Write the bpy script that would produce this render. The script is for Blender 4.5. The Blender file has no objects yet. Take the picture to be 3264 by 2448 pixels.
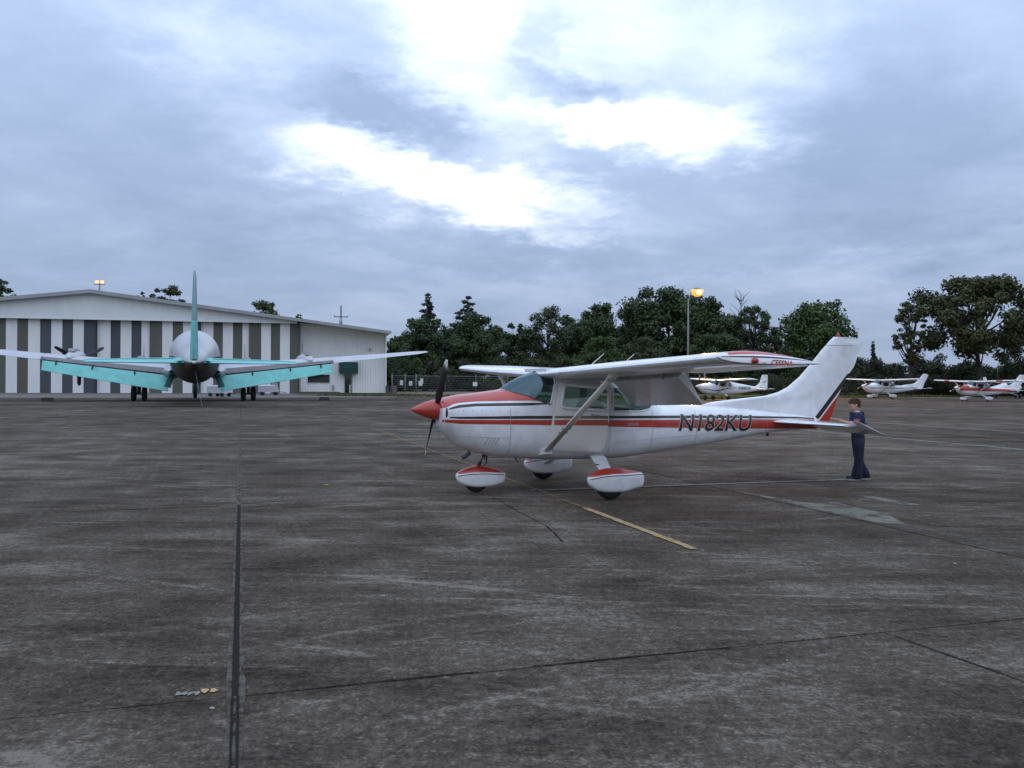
import bpy, bmesh, math, random
import numpy as np
from mathutils import Vector, Matrix

R = math.radians
PI = math.pi
sc = bpy.context.scene
col = sc.collection

# ------------------------------------------------------------------ camera
cam_d = bpy.data.cameras.new('camera')
cam = bpy.data.objects.new('camera', cam_d)
col.objects.link(cam)
sc.camera = cam
ROLL = 0.0057
ct, st = math.cos(ROLL), math.sin(ROLL)
cam.matrix_world = Matrix(((ct, -st, 0, 0), (0, 0, -1, 0), (st, ct, 0, 1.805), (0, 0, 0, 1)))
cam_d.sensor_width = 36.0
cam_d.lens = 2750.0 / 3264.0 * 36.0
cam_d.shift_y = -11.6 / 3264.0
cam_d.clip_start = 0.1
cam_d.clip_end = 6000

# ------------------------------------------------------------------ sky
SUN_EL, SUN_AZ = R(40), R(196)          # azimuth clockwise from +Y
world = bpy.data.worlds.new('World')
sc.world = world
world.use_nodes = True
nt = world.node_tree
nt.nodes.clear()
N = nt.nodes.new
L = nt.links.new


def wmath(op, a, b=None, c=None, clamp=False):
    n = N('ShaderNodeMath'); n.operation = op; n.use_clamp = clamp
    for i, v in enumerate((a, b, c)):
        if v is None: continue
        if isinstance(v, (int, float)): n.inputs[i].default_value = v
        else: L(v, n.inputs[i])
    return n.outputs[0]


def wcomb(x, y, z):
    n = N('ShaderNodeCombineXYZ')
    for i, v in enumerate((x, y, z)):
        if isinstance(v, (int, float)): n.inputs[i].default_value = v
        else: L(v, n.inputs[i])
    return n.outputs[0]


def wnoise(vec, scale, detail=6, rough=.55, dist=0.0):
    n = N('ShaderNodeTexNoise')
    n.inputs['Scale'].default_value = scale; n.inputs['Detail'].default_value = detail
    n.inputs['Roughness'].default_value = rough; n.inputs['Distortion'].default_value = dist
    L(vec, n.inputs['Vector'])
    return n


tc = N('ShaderNodeTexCoord')
sep = N('ShaderNodeSeparateXYZ'); L(tc.outputs['Generated'], sep.inputs[0])
dx, dy, dz = sep.outputs
zc = wmath('MAXIMUM', dz, 0.0)
den = wmath('ADD', zc, 0.16)
plane = wcomb(wmath('DIVIDE', dx, den), wmath('DIVIDE', dy, den), 0.0)    # flat cloud deck seen in perspective
az = wmath('ARCTAN2', dx, dy)
el = wmath('ARCSINE', dz)
nA = wnoise(plane, 1.25, 10, .62, .35)
nB = wnoise(plane, 0.45, 4, .5, .2)
nC = wnoise(plane, 4.2, 9, .66, .2)
nW = wnoise(plane, 2.6, 9, .68)
sW = N('ShaderNodeSeparateColor'); L(nW.outputs['Color'], sW.inputs[0])
azw = wmath('MULTIPLY_ADD', wmath('SUBTRACT', sW.outputs[0], .5), .26, az)
elw = wmath('MULTIPLY_ADD', wmath('SUBTRACT', sW.outputs[1], .5), .15, el)
ae = wcomb(azw, elw, 0.0)


def patch(px, py, rx, ry, rot, amp, soft=0.25):
    """break or thick bank in the cloud deck, at photo direction px,py (full-size pixels) -> azimuth / elevation"""
    u, v = (px - 1632) / 2750, (1212.4 - py) / 2750
    a0 = math.atan(u); e0 = math.atan(v * math.cos(a0))
    m = N('ShaderNodeMapping'); m.vector_type = 'TEXTURE'
    m.inputs['Location'].default_value = (a0, e0, 0)
    m.inputs['Rotation'].default_value = (0, 0, R(rot))
    m.inputs['Scale'].default_value = (rx / 2750 * math.cos(a0) ** 2, ry / 2750 * math.cos(a0), 1)
    L(ae, m.inputs['Vector'])
    ln = N('ShaderNodeVectorMath'); ln.operation = 'LENGTH'; L(m.outputs[0], ln.inputs[0])
    mr = N('ShaderNodeMapRange'); mr.interpolation_type = 'SMOOTHSTEP'
    L(ln.outputs['Value'], mr.inputs[0])
    mr.inputs[1].default_value = 1.5; mr.inputs[2].default_value = soft
    mr.inputs[3].default_value = 0.0; mr.inputs[4].default_value = amp
    return mr.outputs[0]


S = wmath('MULTIPLY_ADD', wmath('SUBTRACT', nA.outputs[0], .5), .60, .26)
S = wmath('ADD', S, wmath('MULTIPLY', wmath('SUBTRACT', nB.outputs[0], .5), .45))
S = wmath('ADD', S, wmath('MULTIPLY', wmath('SUBTRACT', nC.outputs[0], .5), .20))
for p in [(1330, 560, 430, 125, -7, .46), (1230, 530, 300, 90, -8, .20), (1640, 640, 360, 85, -12, .34), (1480, 230, 330, 190, -35, .34),
          (2060, 190, 520, 230, -5, .22), (2110, 425, 390, 90, -6, .40), (1860, 380, 260, 80, -25, .26), (1950, -20, 1000, 170, 0, .14),
          (1800, 290, 230, 62, -8, -.44), (2220, 350, 140, 40, -8, -.12), (660, 110, 420, 95, -8, .20), (1700, 120, 90, 60, 0, -.16),
          (2850, 460, 440, 320, 0, -.26), (420, 600, 620, 220, 0, -.12), (1400, 790, 800, 60, -4, -.12),
          (1300, 400, 400, 80, -22, -.26), (250, 330, 420, 160, 0, -.10), (2950, 850, 700, 80, 3, .12), (800, 420, 260, 110, -10, .10), (1050, 720, 400, 60, -6, .12),
          (1650, 1010, 1800, 110, 0, .05), (2480, 250, 260, 230, 0, .08)]:
    S = wmath('ADD', S, patch(*p))
ramp = N('ShaderNodeValToRGB')
L(S, ramp.inputs[0])
cr = ramp.color_ramp
cr.elements[0].position = 0.05; cr.elements[0].color = (.300, .395, .585, 1)
cr.elements[1].position = 1.02; cr.elements[1].color = (1.25, 1.27, 1.22, 1)
for pos, c in [(.26, (.385, .49, .70, 1)), (.44, (.51, .62, .84, 1)), (.60, (.70, .80, .95, 1)), (.78, (.95, 1.0, 1.04, 1))]:
    e = cr.elements.new(pos); e.color = c
# overcast luminance rises from the horizon to the zenith all round
lum = wmath('MULTIPLY_ADD', zc, 1.90, 0.82)
cl = N('ShaderNodeVectorMath'); cl.operation = 'SCALE'
L(ramp.outputs[0], cl.inputs[0]); L(lum, cl.inputs['Scale'])
bgc = N('ShaderNodeBackground'); L(cl.outputs[0], bgc.inputs[0]); bgc.inputs[1].default_value = 1.0
sky = N('ShaderNodeTexSky'); sky.sky_type = 'NISHITA'; sky.sun_disc = False
sky.sun_elevation = SUN_EL; sky.sun_rotation = SUN_AZ
bgs = N('ShaderNodeBackground'); L(sky.outputs[0], bgs.inputs[0]); bgs.inputs[1].default_value = 0.05
mx = N('ShaderNodeMixShader'); mx.inputs[0].default_value = 0.93       # cloud cover
L(bgs.outputs[0], mx.inputs[1]); L(bgc.outputs[0], mx.inputs[2])
wo = N('ShaderNodeOutputWorld'); L(mx.outputs[0], wo.inputs[0])

# ------------------------------------------------------------------ sun behind the overcast
sd = bpy.data.lights.new('sun', 'SUN'); sd.energy = 0.65; sd.angle = R(150); sd.color = (1.0, .86, .69)
sun = bpy.data.objects.new('sun', sd); col.objects.link(sun)
sv = Vector((math.sin(SUN_AZ) * math.cos(SUN_EL), math.cos(SUN_AZ) * math.cos(SUN_EL), math.sin(SUN_EL)))
sun.rotation_euler = sv.to_track_quat('Z', 'Y').to_euler()
sun.location = (0, -30, 60)

sc.view_settings.view_transform = 'Standard'
sc.view_settings.look = 'None'
sc.view_settings.exposure = 0.0
sc.view_settings.gamma = 1.0
sc.view_settings.use_curve_mapping = False
sc.cycles.use_denoising = True
sc.cycles.max_bounces = 8
sc.cycles.transparent_max_bounces = 12


# ================================================================== helpers
MATS = {}


def mat(name, color, rough=.6, metal=0.0, var=0.0, vscale=6.0, coat=0.0, spec=.5, emit=None, estr=0.0, vdark=None, stretch=(1, 1, 1)):
    if name in MATS: return MATS[name]
    m = bpy.data.materials.new(name); m.use_nodes = True
    t = m.node_tree; b = t.nodes['Principled BSDF']
    b.inputs['Base Color'].default_value = (*color, 1)
    b.inputs['Roughness'].default_value = rough
    b.inputs['Metallic'].default_value = metal
    b.inputs['Specular IOR Level'].default_value = spec
    if coat:
        b.inputs['Coat Weight'].default_value = coat; b.inputs['Coat Roughness'].default_value = .08
    if var > 0:
        tcn = t.nodes.new('ShaderNodeTexCoord')
        mp = t.nodes.new('ShaderNodeMapping'); mp.inputs['Scale'].default_value = stretch
        t.links.new(tcn.outputs['Object'], mp.inputs[0])
        no = t.nodes.new('ShaderNodeTexNoise'); no.inputs['Scale'].default_value = vscale; no.inputs['Detail'].default_value = 6
        no.inputs['Roughness'].default_value = .65
        t.links.new(mp.outputs[0], no.inputs['Vector'])
        r = t.nodes.new('ShaderNodeValToRGB')
        d = vdark if vdark else tuple(c * (1 - var) for c in color)
        r.color_ramp.elements[0].position = .30; r.color_ramp.elements[0].color = (*d, 1)
        r.color_ramp.elements[1].position = .62; r.color_ramp.elements[1].color = (*color, 1)
        t.links.new(no.outputs[0], r.inputs[0]); t.links.new(r.outputs[0], b.inputs['Base Color'])
    if emit:
        b.inputs['Emission Color'].default_value = (*emit, 1); b.inputs['Emission Strength'].default_value = estr
    MATS[name] = m
    return m


def glass_mat(name, tint, refl=1.0, ior=1.5):
    if name in MATS: return MATS[name]
    m = bpy.data.materials.new(name); m.use_nodes = True
    t = m.node_tree; t.nodes.clear()
    tr = t.nodes.new('ShaderNodeBsdfTransparent'); tr.inputs[0].default_value = (*tint, 1)
    gl = t.nodes.new('ShaderNodeBsdfGlossy'); gl.inputs['Roughness'].default_value = .04
    gl.inputs[0].default_value = (*refl, 1) if isinstance(refl, tuple) else (refl, refl, refl, 1)
    fr = t.nodes.new('ShaderNodeFresnel'); fr.inputs[0].default_value = ior
    mi = t.nodes.new('ShaderNodeMixShader'); o = t.nodes.new('ShaderNodeOutputMaterial')
    t.links.new(fr.outputs[0], mi.inputs[0]); t.links.new(tr.outputs[0], mi.inputs[1]); t.links.new(gl.outputs[0], mi.inputs[2])
    t.links.new(mi.outputs[0], o.inputs[0])
    MATS[name] = m
    return m


def leaf_mat(name, c1, c2, c3):
    if name in MATS: return MATS[name]
    m = bpy.data.materials.new(name); m.use_nodes = True
    t = m.node_tree; b = t.nodes['Principled BSDF']
    b.inputs['Roughness'].default_value = .6; b.inputs['Specular IOR Level'].default_value = .25
    g = t.nodes.new('ShaderNodeNewGeometry'); tcn = t.nodes.new('ShaderNodeTexCoord')
    no = t.nodes.new('ShaderNodeTexNoise'); no.inputs['Scale'].default_value = .45; no.inputs['Detail'].default_value = 3
    t.links.new(tcn.outputs['Object'], no.inputs['Vector'])
    r = t.nodes.new('ShaderNodeValToRGB')
    r.color_ramp.elements[0].position = .35; r.color_ramp.elements[0].color = (*c1, 1)
    r.color_ramp.elements[1].position = .68; r.color_ramp.elements[1].color = (*c2, 1)
    t.links.new(no.outputs[0], r.inputs[0])
    mxn = t.nodes.new('ShaderNodeMix'); mxn.data_type = 'RGBA'
    mm = t.nodes.new('ShaderNodeMath'); mm.operation = 'MULTIPLY'; mm.inputs[1].default_value = .55
    t.links.new(g.outputs['Random Per Island'], mm.inputs[0]); t.links.new(mm.outputs[0], mxn.inputs[0])
    t.links.new(r.outputs[0], mxn.inputs[6]); mxn.inputs[7].default_value = (*c3, 1)
    t.links.new(mxn.outputs[2], b.inputs['Base Color'])
    MATS[name] = m
    return m


def tag(o, label=None, cat=None, group=None, kind=None):
    if label: o['label'] = label
    if cat: o['category'] = cat
    if group: o['group'] = group
    if kind: o['kind'] = kind
    return o


def thing(name, label, cat, loc=(0, 0, 0), rz=0.0, group=None, scale=1.0):
    o = bpy.data.objects.new(name, None)
    col.objects.link(o); o.empty_display_size = .3
    o.location = loc; o.rotation_euler = (0, 0, rz); o.scale = (scale,) * 3
    return tag(o, label, cat, group)


class MB:
    """collects faces for ONE mesh object"""

    def __init__(s): s.v, s.f, s.m = [], [], []

    def add(s, verts, faces, mi=0):
        k = len(s.v); s.v.extend([tuple(map(float, p)) for p in verts])
        s.f.extend([tuple(i + k for i in f) for f in faces]); s.m.extend([mi] * len(faces))
        return s

    def box(s, x0, x1, y0, y1, z0, z1, mi=0):
        return s.add([(x0, y0, z0), (x1, y0, z0), (x1, y1, z0), (x0, y1, z0), (x0, y0, z1), (x1, y0, z1), (x1, y1, z1), (x0, y1, z1)],
                     [(0, 3, 2, 1), (4, 5, 6, 7), (0, 1, 5, 4), (1, 2, 6, 5), (2, 3, 7, 6), (3, 0, 4, 7)], mi)

    def rings(s, rings, mi=0, cap=True, closed=True):
        n = len(rings[0]); v = [p for r in rings for p in r]; f = []
        for i in range(len(rings) - 1):
            for j in range(n if closed else n - 1):
                k = (j + 1) % n
                f.append((i * n + j, i * n + k, (i + 1) * n + k, (i + 1) * n + j))
        if cap:
            f.append(tuple(range(n - 1, -1, -1))); f.append(tuple((len(rings) - 1) * n + j for j in range(n)))
        return s.add(v, f, mi)

    def tube(s, pts, rads, n=10, mi=0, flat=None, cap=True):
        """round (or, with flat=(wide,thin,up), flattened) tube along pts"""
        pts = [Vector(p) for p in pts]
        if isinstance(rads, (int, float)): rads = [rads] * len(pts)
        out = []
        for i, p in enumerate(pts):
            d = (pts[min(i + 1, len(pts) - 1)] - pts[max(i - 1, 0)]).normalized()
            up = Vector(flat) if flat else (Vector((0, 0, 1)) if abs(d.z) < .9 else Vector((1, 0, 0)))
            e1 = d.cross(up).normalized(); e2 = e1.cross(d).normalized()
            r = rads[i]
            ra, rb = r if isinstance(r, tuple) else (r, r)
            out.append([p + e1 * (ra * math.cos(2 * PI * k / n)) + e2 * (rb * math.sin(2 * PI * k / n)) for k in range(n)])
        return s.rings(out, mi, cap)

    def lathe(s, prof, origin=(0, 0, 0), axis='x', n=20, mi=0, cap=False, sy=1.0):
        out = []
        for (x, r) in prof:
            ring = []
            for k in range(n):
                a, b = r * math.cos(2 * PI * k / n), r * math.sin(2 * PI * k / n) * sy
                p = {'x': (x, a, b), 'y': (a, x, b), 'z': (a, b, x)}[axis]
                ring.append((p[0] + origin[0], p[1] + origin[1], p[2] + origin[2]))
            out.append(ring)
        return s.rings(out, mi, cap)

    def build(s, name, mats, parent=None, smooth=False, shift=None, kind=None, recalc=True, angle=None):
        me = bpy.data.meshes.new(name)
        v = s.v if not shift else [(p[0] + shift[0], p[1] + shift[1], p[2] + shift[2]) for p in s.v]
        me.from_pydata(v, [], s.f)
        for m in (mats if isinstance(mats, (list, tuple)) else [mats]): me.materials.append(m)
        if any(s.m): me.polygons.foreach_set('material_index', s.m)
        if recalc:
            bm = bmesh.new(); bm.from_mesh(me); bmesh.ops.recalc_face_normals(bm, faces=bm.faces); bm.to_mesh(me); bm.free()
        if smooth:
            me.polygons.foreach_set('use_smooth', [True] * len(me.polygons))
            if angle: me.set_sharp_from_angle(angle=R(angle))
        me.update()
        o = bpy.data.objects.new(name, me); col.objects.link(o)
        if parent: o.parent = parent
        if kind: o['kind'] = kind
        return o


def pchip(xs, ys, x):
    xs, ys = np.asarray(xs, float), np.asarray(ys, float)
    h = np.diff(xs); d = np.diff(ys) / h
    m = np.zeros(len(xs)); m[0], m[-1] = d[0], d[-1]
    for i in range(1, len(xs) - 1):
        if d[i - 1] * d[i] > 0:
            w1, w2 = 2 * h[i] + h[i - 1], h[i] + 2 * h[i - 1]
            m[i] = (w1 + w2) / (w1 / d[i - 1] + w2 / d[i])
    x = np.clip(x, xs[0], xs[-1]); i = np.clip(np.searchsorted(xs, x) - 1, 0, len(h) - 1)
    t = (x - xs[i]) / h[i]
    return ((2 * t ** 3 - 3 * t ** 2 + 1) * ys[i] + (t ** 3 - 2 * t ** 2 + t) * h[i] * m[i] + (-2 * t ** 3 + 3 * t ** 2) * ys[i + 1] + (t ** 3 - t ** 2) * h[i] * m[i + 1])


def inpoly(x, y, poly):
    r = False; n = len(poly); j = n - 1
    for i in range(n):
        xi, yi = poly[i]; xj, yj = poly[j]
        if (yi > y) != (yj > y) and x < (xj - xi) * (y - yi) / (yj - yi) + xi: r = not r
        j = i
    return r


class Loft:
    """superellipse body: table rows (a, zbottom, ztop, halfwidth, zmiddle, exponent_up, exponent_low)"""

    def __init__(s, rows, y0=0.0):
        s.t = np.array(rows, float).T; s.y0 = y0; s.cache = {}

    def par(s, a):
        a = float(a); r = s.cache.get(a)
        if r is None: r = s.cache[a] = [float(pchip(s.t[0], s.t[k], a)) for k in range(1, 7)]
        return r

    def pt(s, a, th):
        zb, zt, hw, zm, nu, nl = s.par(a)
        c, sn = math.cos(th), math.sin(th)
        if sn >= 0: n, H = nu, zt - zm
        else: n, H = nl, zm - zb
        y = hw * math.copysign(abs(c) ** (2 / n), c); z = zm + H * math.copysign(abs(sn) ** (2 / n), sn)
        return (a, s.y0 + y, z)

    def half(s, a, z):
        zb, zt, hw, zm, nu, nl = s.par(a)
        if z >= zm: k, n = (z - zm) / (zt - zm), nu
        else: k, n = (zm - z) / (zm - zb), nl
        return hw * max(0.0, 1 - min(1, abs(k)) ** n) ** (1 / n)

    def th(s, a, z):
        zb, zt, hw, zm, nu, nl = s.par(a)
        if z >= zm: k, n = min(1, (z - zm) / (zt - zm)), nu
        else: k, n = -min(1, (zm - z) / (zm - zb)), nl
        return math.copysign(math.asin(min(1, abs(k) ** (n / 2))), k)

    def nrm(s, a, th):
        zb, zt, hw, zm, nu, nl = s.par(a)
        c, sn = math.cos(th), math.sin(th)
        n, H = (nu, zt - zm) if sn >= 0 else (nl, zm - zb)
        gy = math.copysign(abs(c) ** (2 / n * (n - 1)), c) / hw; gz = math.copysign(abs(sn) ** (2 / n * (n - 1)), sn) / H
        l = math.hypot(gy, gz) or 1
        return gy / l, gz / l

    def off(s, a, th, d):
        p = s.pt(a, th); n = s.nrm(a, th)
        return (p[0], p[1] + n[0] * d, p[2] + n[1] * d)

    def ringpts(s, a, nt):
        return [s.pt(a, 2 * PI * (k + .5) / nt) for k in range(nt)]

    def strip(s, mb, a_s, top, bot, side, d=.004, rows=4, mi=0):
        """paint strip between two lines top(a), bot(a); side -1 = near/left; top may be None -> up to the crest"""
        a_s = list(a_s); V = []; F = []
        for a in a_s:
            t1 = PI / 2 if top is None else s.th(a, top(a)); t0 = s.th(a, bot(a))
            for k in range(rows + 1):
                th = t0 + (t1 - t0) * k / rows
                th2 = th if side > 0 else PI - th
                V.append(s.off(a, th2, d))
        w = rows + 1
        for i in range(len(a_s) - 1):
            for k in range(rows):
                F.append((i * w + k, i * w + k + 1, (i + 1) * w + k + 1, (i + 1) * w + k))
        mb.add(V, F, mi)


def lin(pts):
    xs = [p[0] for p in pts]; ys = [p[1] for p in pts]
    return lambda a: float(np.interp(a, xs, ys))


def foil(chord, tk, x0=0.0, x1=1.0, n=14, camber=.0):
    """closed ring of (x along chord, z) between chord fractions x0..x1, upper side first"""
    def yt(x): return 5 * tk * (.2969 * math.sqrt(x) - .126 * x - .3516 * x * x + .2843 * x ** 3 - .1036 * x ** 4)
    def yc(x): return camber * 4 * x * (1 - x)
    xs = [x0 + (x1 - x0) * (1 - math.cos(PI * k / n)) / 2 for k in range(n + 1)]
    up = [(x * chord, (yc(x) + yt(x)) * chord) for x in reversed(xs)]
    lo = [(x * chord, (yc(x) - yt(x)) * chord) for x in xs]
    if x0 == 0.0: lo = lo[1:]
    if x1 == 1.0: lo = lo[:-1]
    return up + lo


def wing_rings(secs, x0=0., x1=1., n=14, camber=.02, pivot=None, ang=0., shift=(0, 0)):
    """secs: (a_le, y, z_le, chord, thick, incidence_deg)"""
    out = []
    for (a, y, z, ch, tk, inc) in secs:
        r = []
        for (x, h) in foil(ch, tk, x0, x1, n, camber):
            if ang:
                px, ph = x0 * ch, 0.0
                dxx, dh = x - px, h - ph
                x = px + dxx * math.cos(ang) + dh * math.sin(ang) + shift[0]; h = ph - dxx * math.sin(ang) + dh * math.cos(ang) + shift[1]
            c, s_ = math.cos(R(inc)), math.sin(R(inc))
            r.append((a + x * c + h * s_, y, z - x * s_ + h * c))
        out.append(r)
    return out


def text_raw(txt, shear, bold):
    cu = bpy.data.curves.new('lettering', 'FONT'); cu.body = txt; cu.size = 1.0; cu.shear = shear; cu.offset = bold
    cu.resolution_u = 3
    ob = bpy.data.objects.new('lettering', cu); col.objects.link(ob)
    dg = bpy.context.evaluated_depsgraph_get()
    me = bpy.data.meshes.new_from_object(ob.evaluated_get(dg))
    bm = bmesh.new(); bm.from_mesh(me)
    bpy.data.objects.remove(ob); bpy.data.curves.remove(cu); bpy.data.meshes.remove(me)
    return bm


def text_mesh(txt, size_h, shear=0.0, bold=0.0, width=None, outline=0.0):
    bm = text_raw(txt, shear, bold)
    xs = [v.co.x for v in bm.verts]; ys = [v.co.y for v in bm.verts]
    x0, x1, y0, y1 = min(xs), max(xs), min(ys), max(ys)
    if outline:
        bm.free(); bm = text_raw(txt, shear, bold + outline)
    for v in bm.verts:
        v.co.y = (v.co.y - y0) / (y1 - y0) * size_h
        v.co.x = (v.co.x - x0) * (width / (x1 - x0) if width else size_h / (y1 - y0))
        v.co.z = 0
    return bm


def cut_bm(bm, step):
    xs = [v.co.x for v in bm.verts]; ys = [v.co.y for v in bm.verts]
    for ax, lo, hi in ((0, min(xs), max(xs)), (1, min(ys), max(ys))):
        k = lo + step
        while k < hi:
            co = (k, 0, 0) if ax == 0 else (0, k, 0); no = (1, 0, 0) if ax == 0 else (0, 1, 0)
            bmesh.ops.bisect_plane(bm, geom=bm.verts[:] + bm.edges[:] + bm.faces[:], plane_co=co, plane_no=no)
            k += step


def bm_obj(bm, name, m, parent):
    me = bpy.data.meshes.new(name); bm.to_mesh(me); bm.free()
    me.materials.append(m)
    o = bpy.data.objects.new(name, me); col.objects.link(o); o.parent = parent
    return o


# ================================================================== materials
M = dict(
    white=mat('white_paint', (.80, .81, .82), .25, var=.10, vscale=5.0, coat=.5, vdark=(.66, .665, .65)),
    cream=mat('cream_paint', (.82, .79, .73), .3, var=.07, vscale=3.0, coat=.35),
    red=mat('red_paint', (.46, .045, .026), .30, var=.22, vscale=5, coat=.35),
    door_red=mat('pale_red_paint', (.50, .085, .045), .34, var=.2, vscale=4, coat=.3),  # door stripe, a little paler than the fuselage red
    black=mat('black_paint', (.018, .017, .014), .38, coat=.2),
    door_tan=mat('tan_stripe_paint', (.20, .165, .11), .4, var=.2, vscale=4, coat=.3),  # door stripe, tan where the fuselage stripe is black
    grey=mat('grey_paint', (.33, .34, .35), .5),
    dgrey=mat('dark_grey', (.05, .05, .055), .6),
    rubber=mat('tyre_rubber', (.012, .012, .012), .8, var=.3, vscale=20),
    blade=mat('propeller_black', (.012, .010, .009), .55),
    metal=mat('bare_metal', (.45, .46, .47), .32, 1.0, var=.25, vscale=2.0),
    dmetal=mat('dark_metal', (.12, .12, .125), .45, .8),
    chrome=mat('chrome', (.8, .8, .8), .1, 1.0),
    seat=mat('seat_fabric', (.24, .23, .20), .9, var=.2, vscale=10),
    glass=glass_mat('tinted_glass', (.58, .76, .69), refl=(.75, .9, .86), ior=2.0),
    shield=glass_mat('windshield_glass', (.40, .58, .56), refl=(.42, .60, .64), ior=2.2),
    dglass=mat('dark_glass', (.015, .018, .02), .06, coat=.5),
    redlens=mat('red_lens', (.35, .012, .01), .15, coat=.5),
    lens=mat('clear_lens', (.7, .7, .7), .1, coat=.5),
    teal=mat('teal_paint', (.17, .55, .50), .42, var=.24, vscale=1.6),
    teald=mat('weathered_teal_paint', (.16, .31, .30), .55, var=.45, vscale=.8, stretch=(1, 1, .3)),
    dteal=mat('dark_green_primer', (.02, .09, .075), .6),
    awhite=mat('airliner_white', (.50, .50, .52), .34, .25, var=.22, vscale=.6),
    belly=mat('belly_reflection_brown', (.050, .038, .031), .6, .0, var=.35, vscale=.6),  # metal belly's shade and dark ground reflection put into a brown base colour
    siding=mat('white_siding', (.76, .77, .75), .55, var=.10, vscale=.7, stretch=(1, 1, .3)),
    gable=mat('gable_siding', (.70, .74, .72), .55, var=.08, vscale=.6),
    olive=mat('olive_panel', (.105, .11, .085), .6, var=.2, vscale=.5, stretch=(1, 1, .25)),
    slate=mat('slate_panel', (.065, .075, .085), .6, var=.2, vscale=.5, stretch=(1, 1, .25)),
    roofm=mat('roof_metal', (.34, .35, .36), .5, .3, var=.2, vscale=.5),
    awning=mat('green_awning', (.006, .045, .037), .8),
    wood=mat('weathered_wood', (.11, .10, .085), .85, var=.3, vscale=3),
    bark=mat('bark', (.045, .036, .028), .95, var=.4, vscale=2),
    skin=mat('skin', (.54, .32, .24), .55, var=.06, vscale=14),
    hair=mat('brown_hair', (.075, .030, .013), .6, var=.35, vscale=60),
    navy=mat('navy_cotton', (.015, .022, .075), .9, var=.25, vscale=12),
    denim=mat('dark_denim', (.010, .013, .032), .9, var=.3, vscale=14),
    badge=mat('red_print', (.50, .10, .12), .8, var=.35, vscale=30),
    shoe=mat('black_shoe', (.012, .012, .014), .6),
    sole=mat('grey_sole', (.32, .33, .36), .7),
    sign=mat('white_sign', (.70, .72, .70), .5, var=.1, vscale=4),
    galv=mat('galvanised_steel', (.22, .22, .21), .6, .3),
    sodium=mat('sodium_lamp_lens', (.9, .45, .1), .4, emit=(1.0, .34, .035), estr=1.4),
    bulb=mat('lamp_bulb', (.9, .7, .4), .4, emit=(1.0, .66, .22), estr=4.5),
    sodium2=mat('flood_lamp_lens', (.9, .55, .3), .4, emit=(1.0, .40, .13), estr=1.5),
)
M['outline'] = mat('letter_outline', (.50, .48, .44), .5)
M['stone'] = mat('pale_stone', (.36, .35, .32), .85, var=.3, vscale=30)
M['leaf_a'] = leaf_mat('leaf_oak', (.022, .036, .014), (.050, .076, .026), (.070, .100, .036))
M['leaf_b'] = leaf_mat('leaf_bright', (.028, .048, .013), (.058, .095, .024), (.080, .120, .035))
M['leaf_c'] = leaf_mat('leaf_pine', (.022, .034, .020), (.046, .062, .038), (.072, .090, .062))
M['leaf_f'] = leaf_mat('leaf_live_oak', (.032, .038, .014), (.064, .072, .025), (.092, .098, .038))
M['leaf_d'] = leaf_mat('leaf_olive', (.024, .032, .012), (.050, .064, .022), (.072, .086, .034))
M['leaf_e'] = leaf_mat('leaf_scrub', (.030, .034, .018), (.056, .060, .032), (.078, .080, .048))


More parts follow.
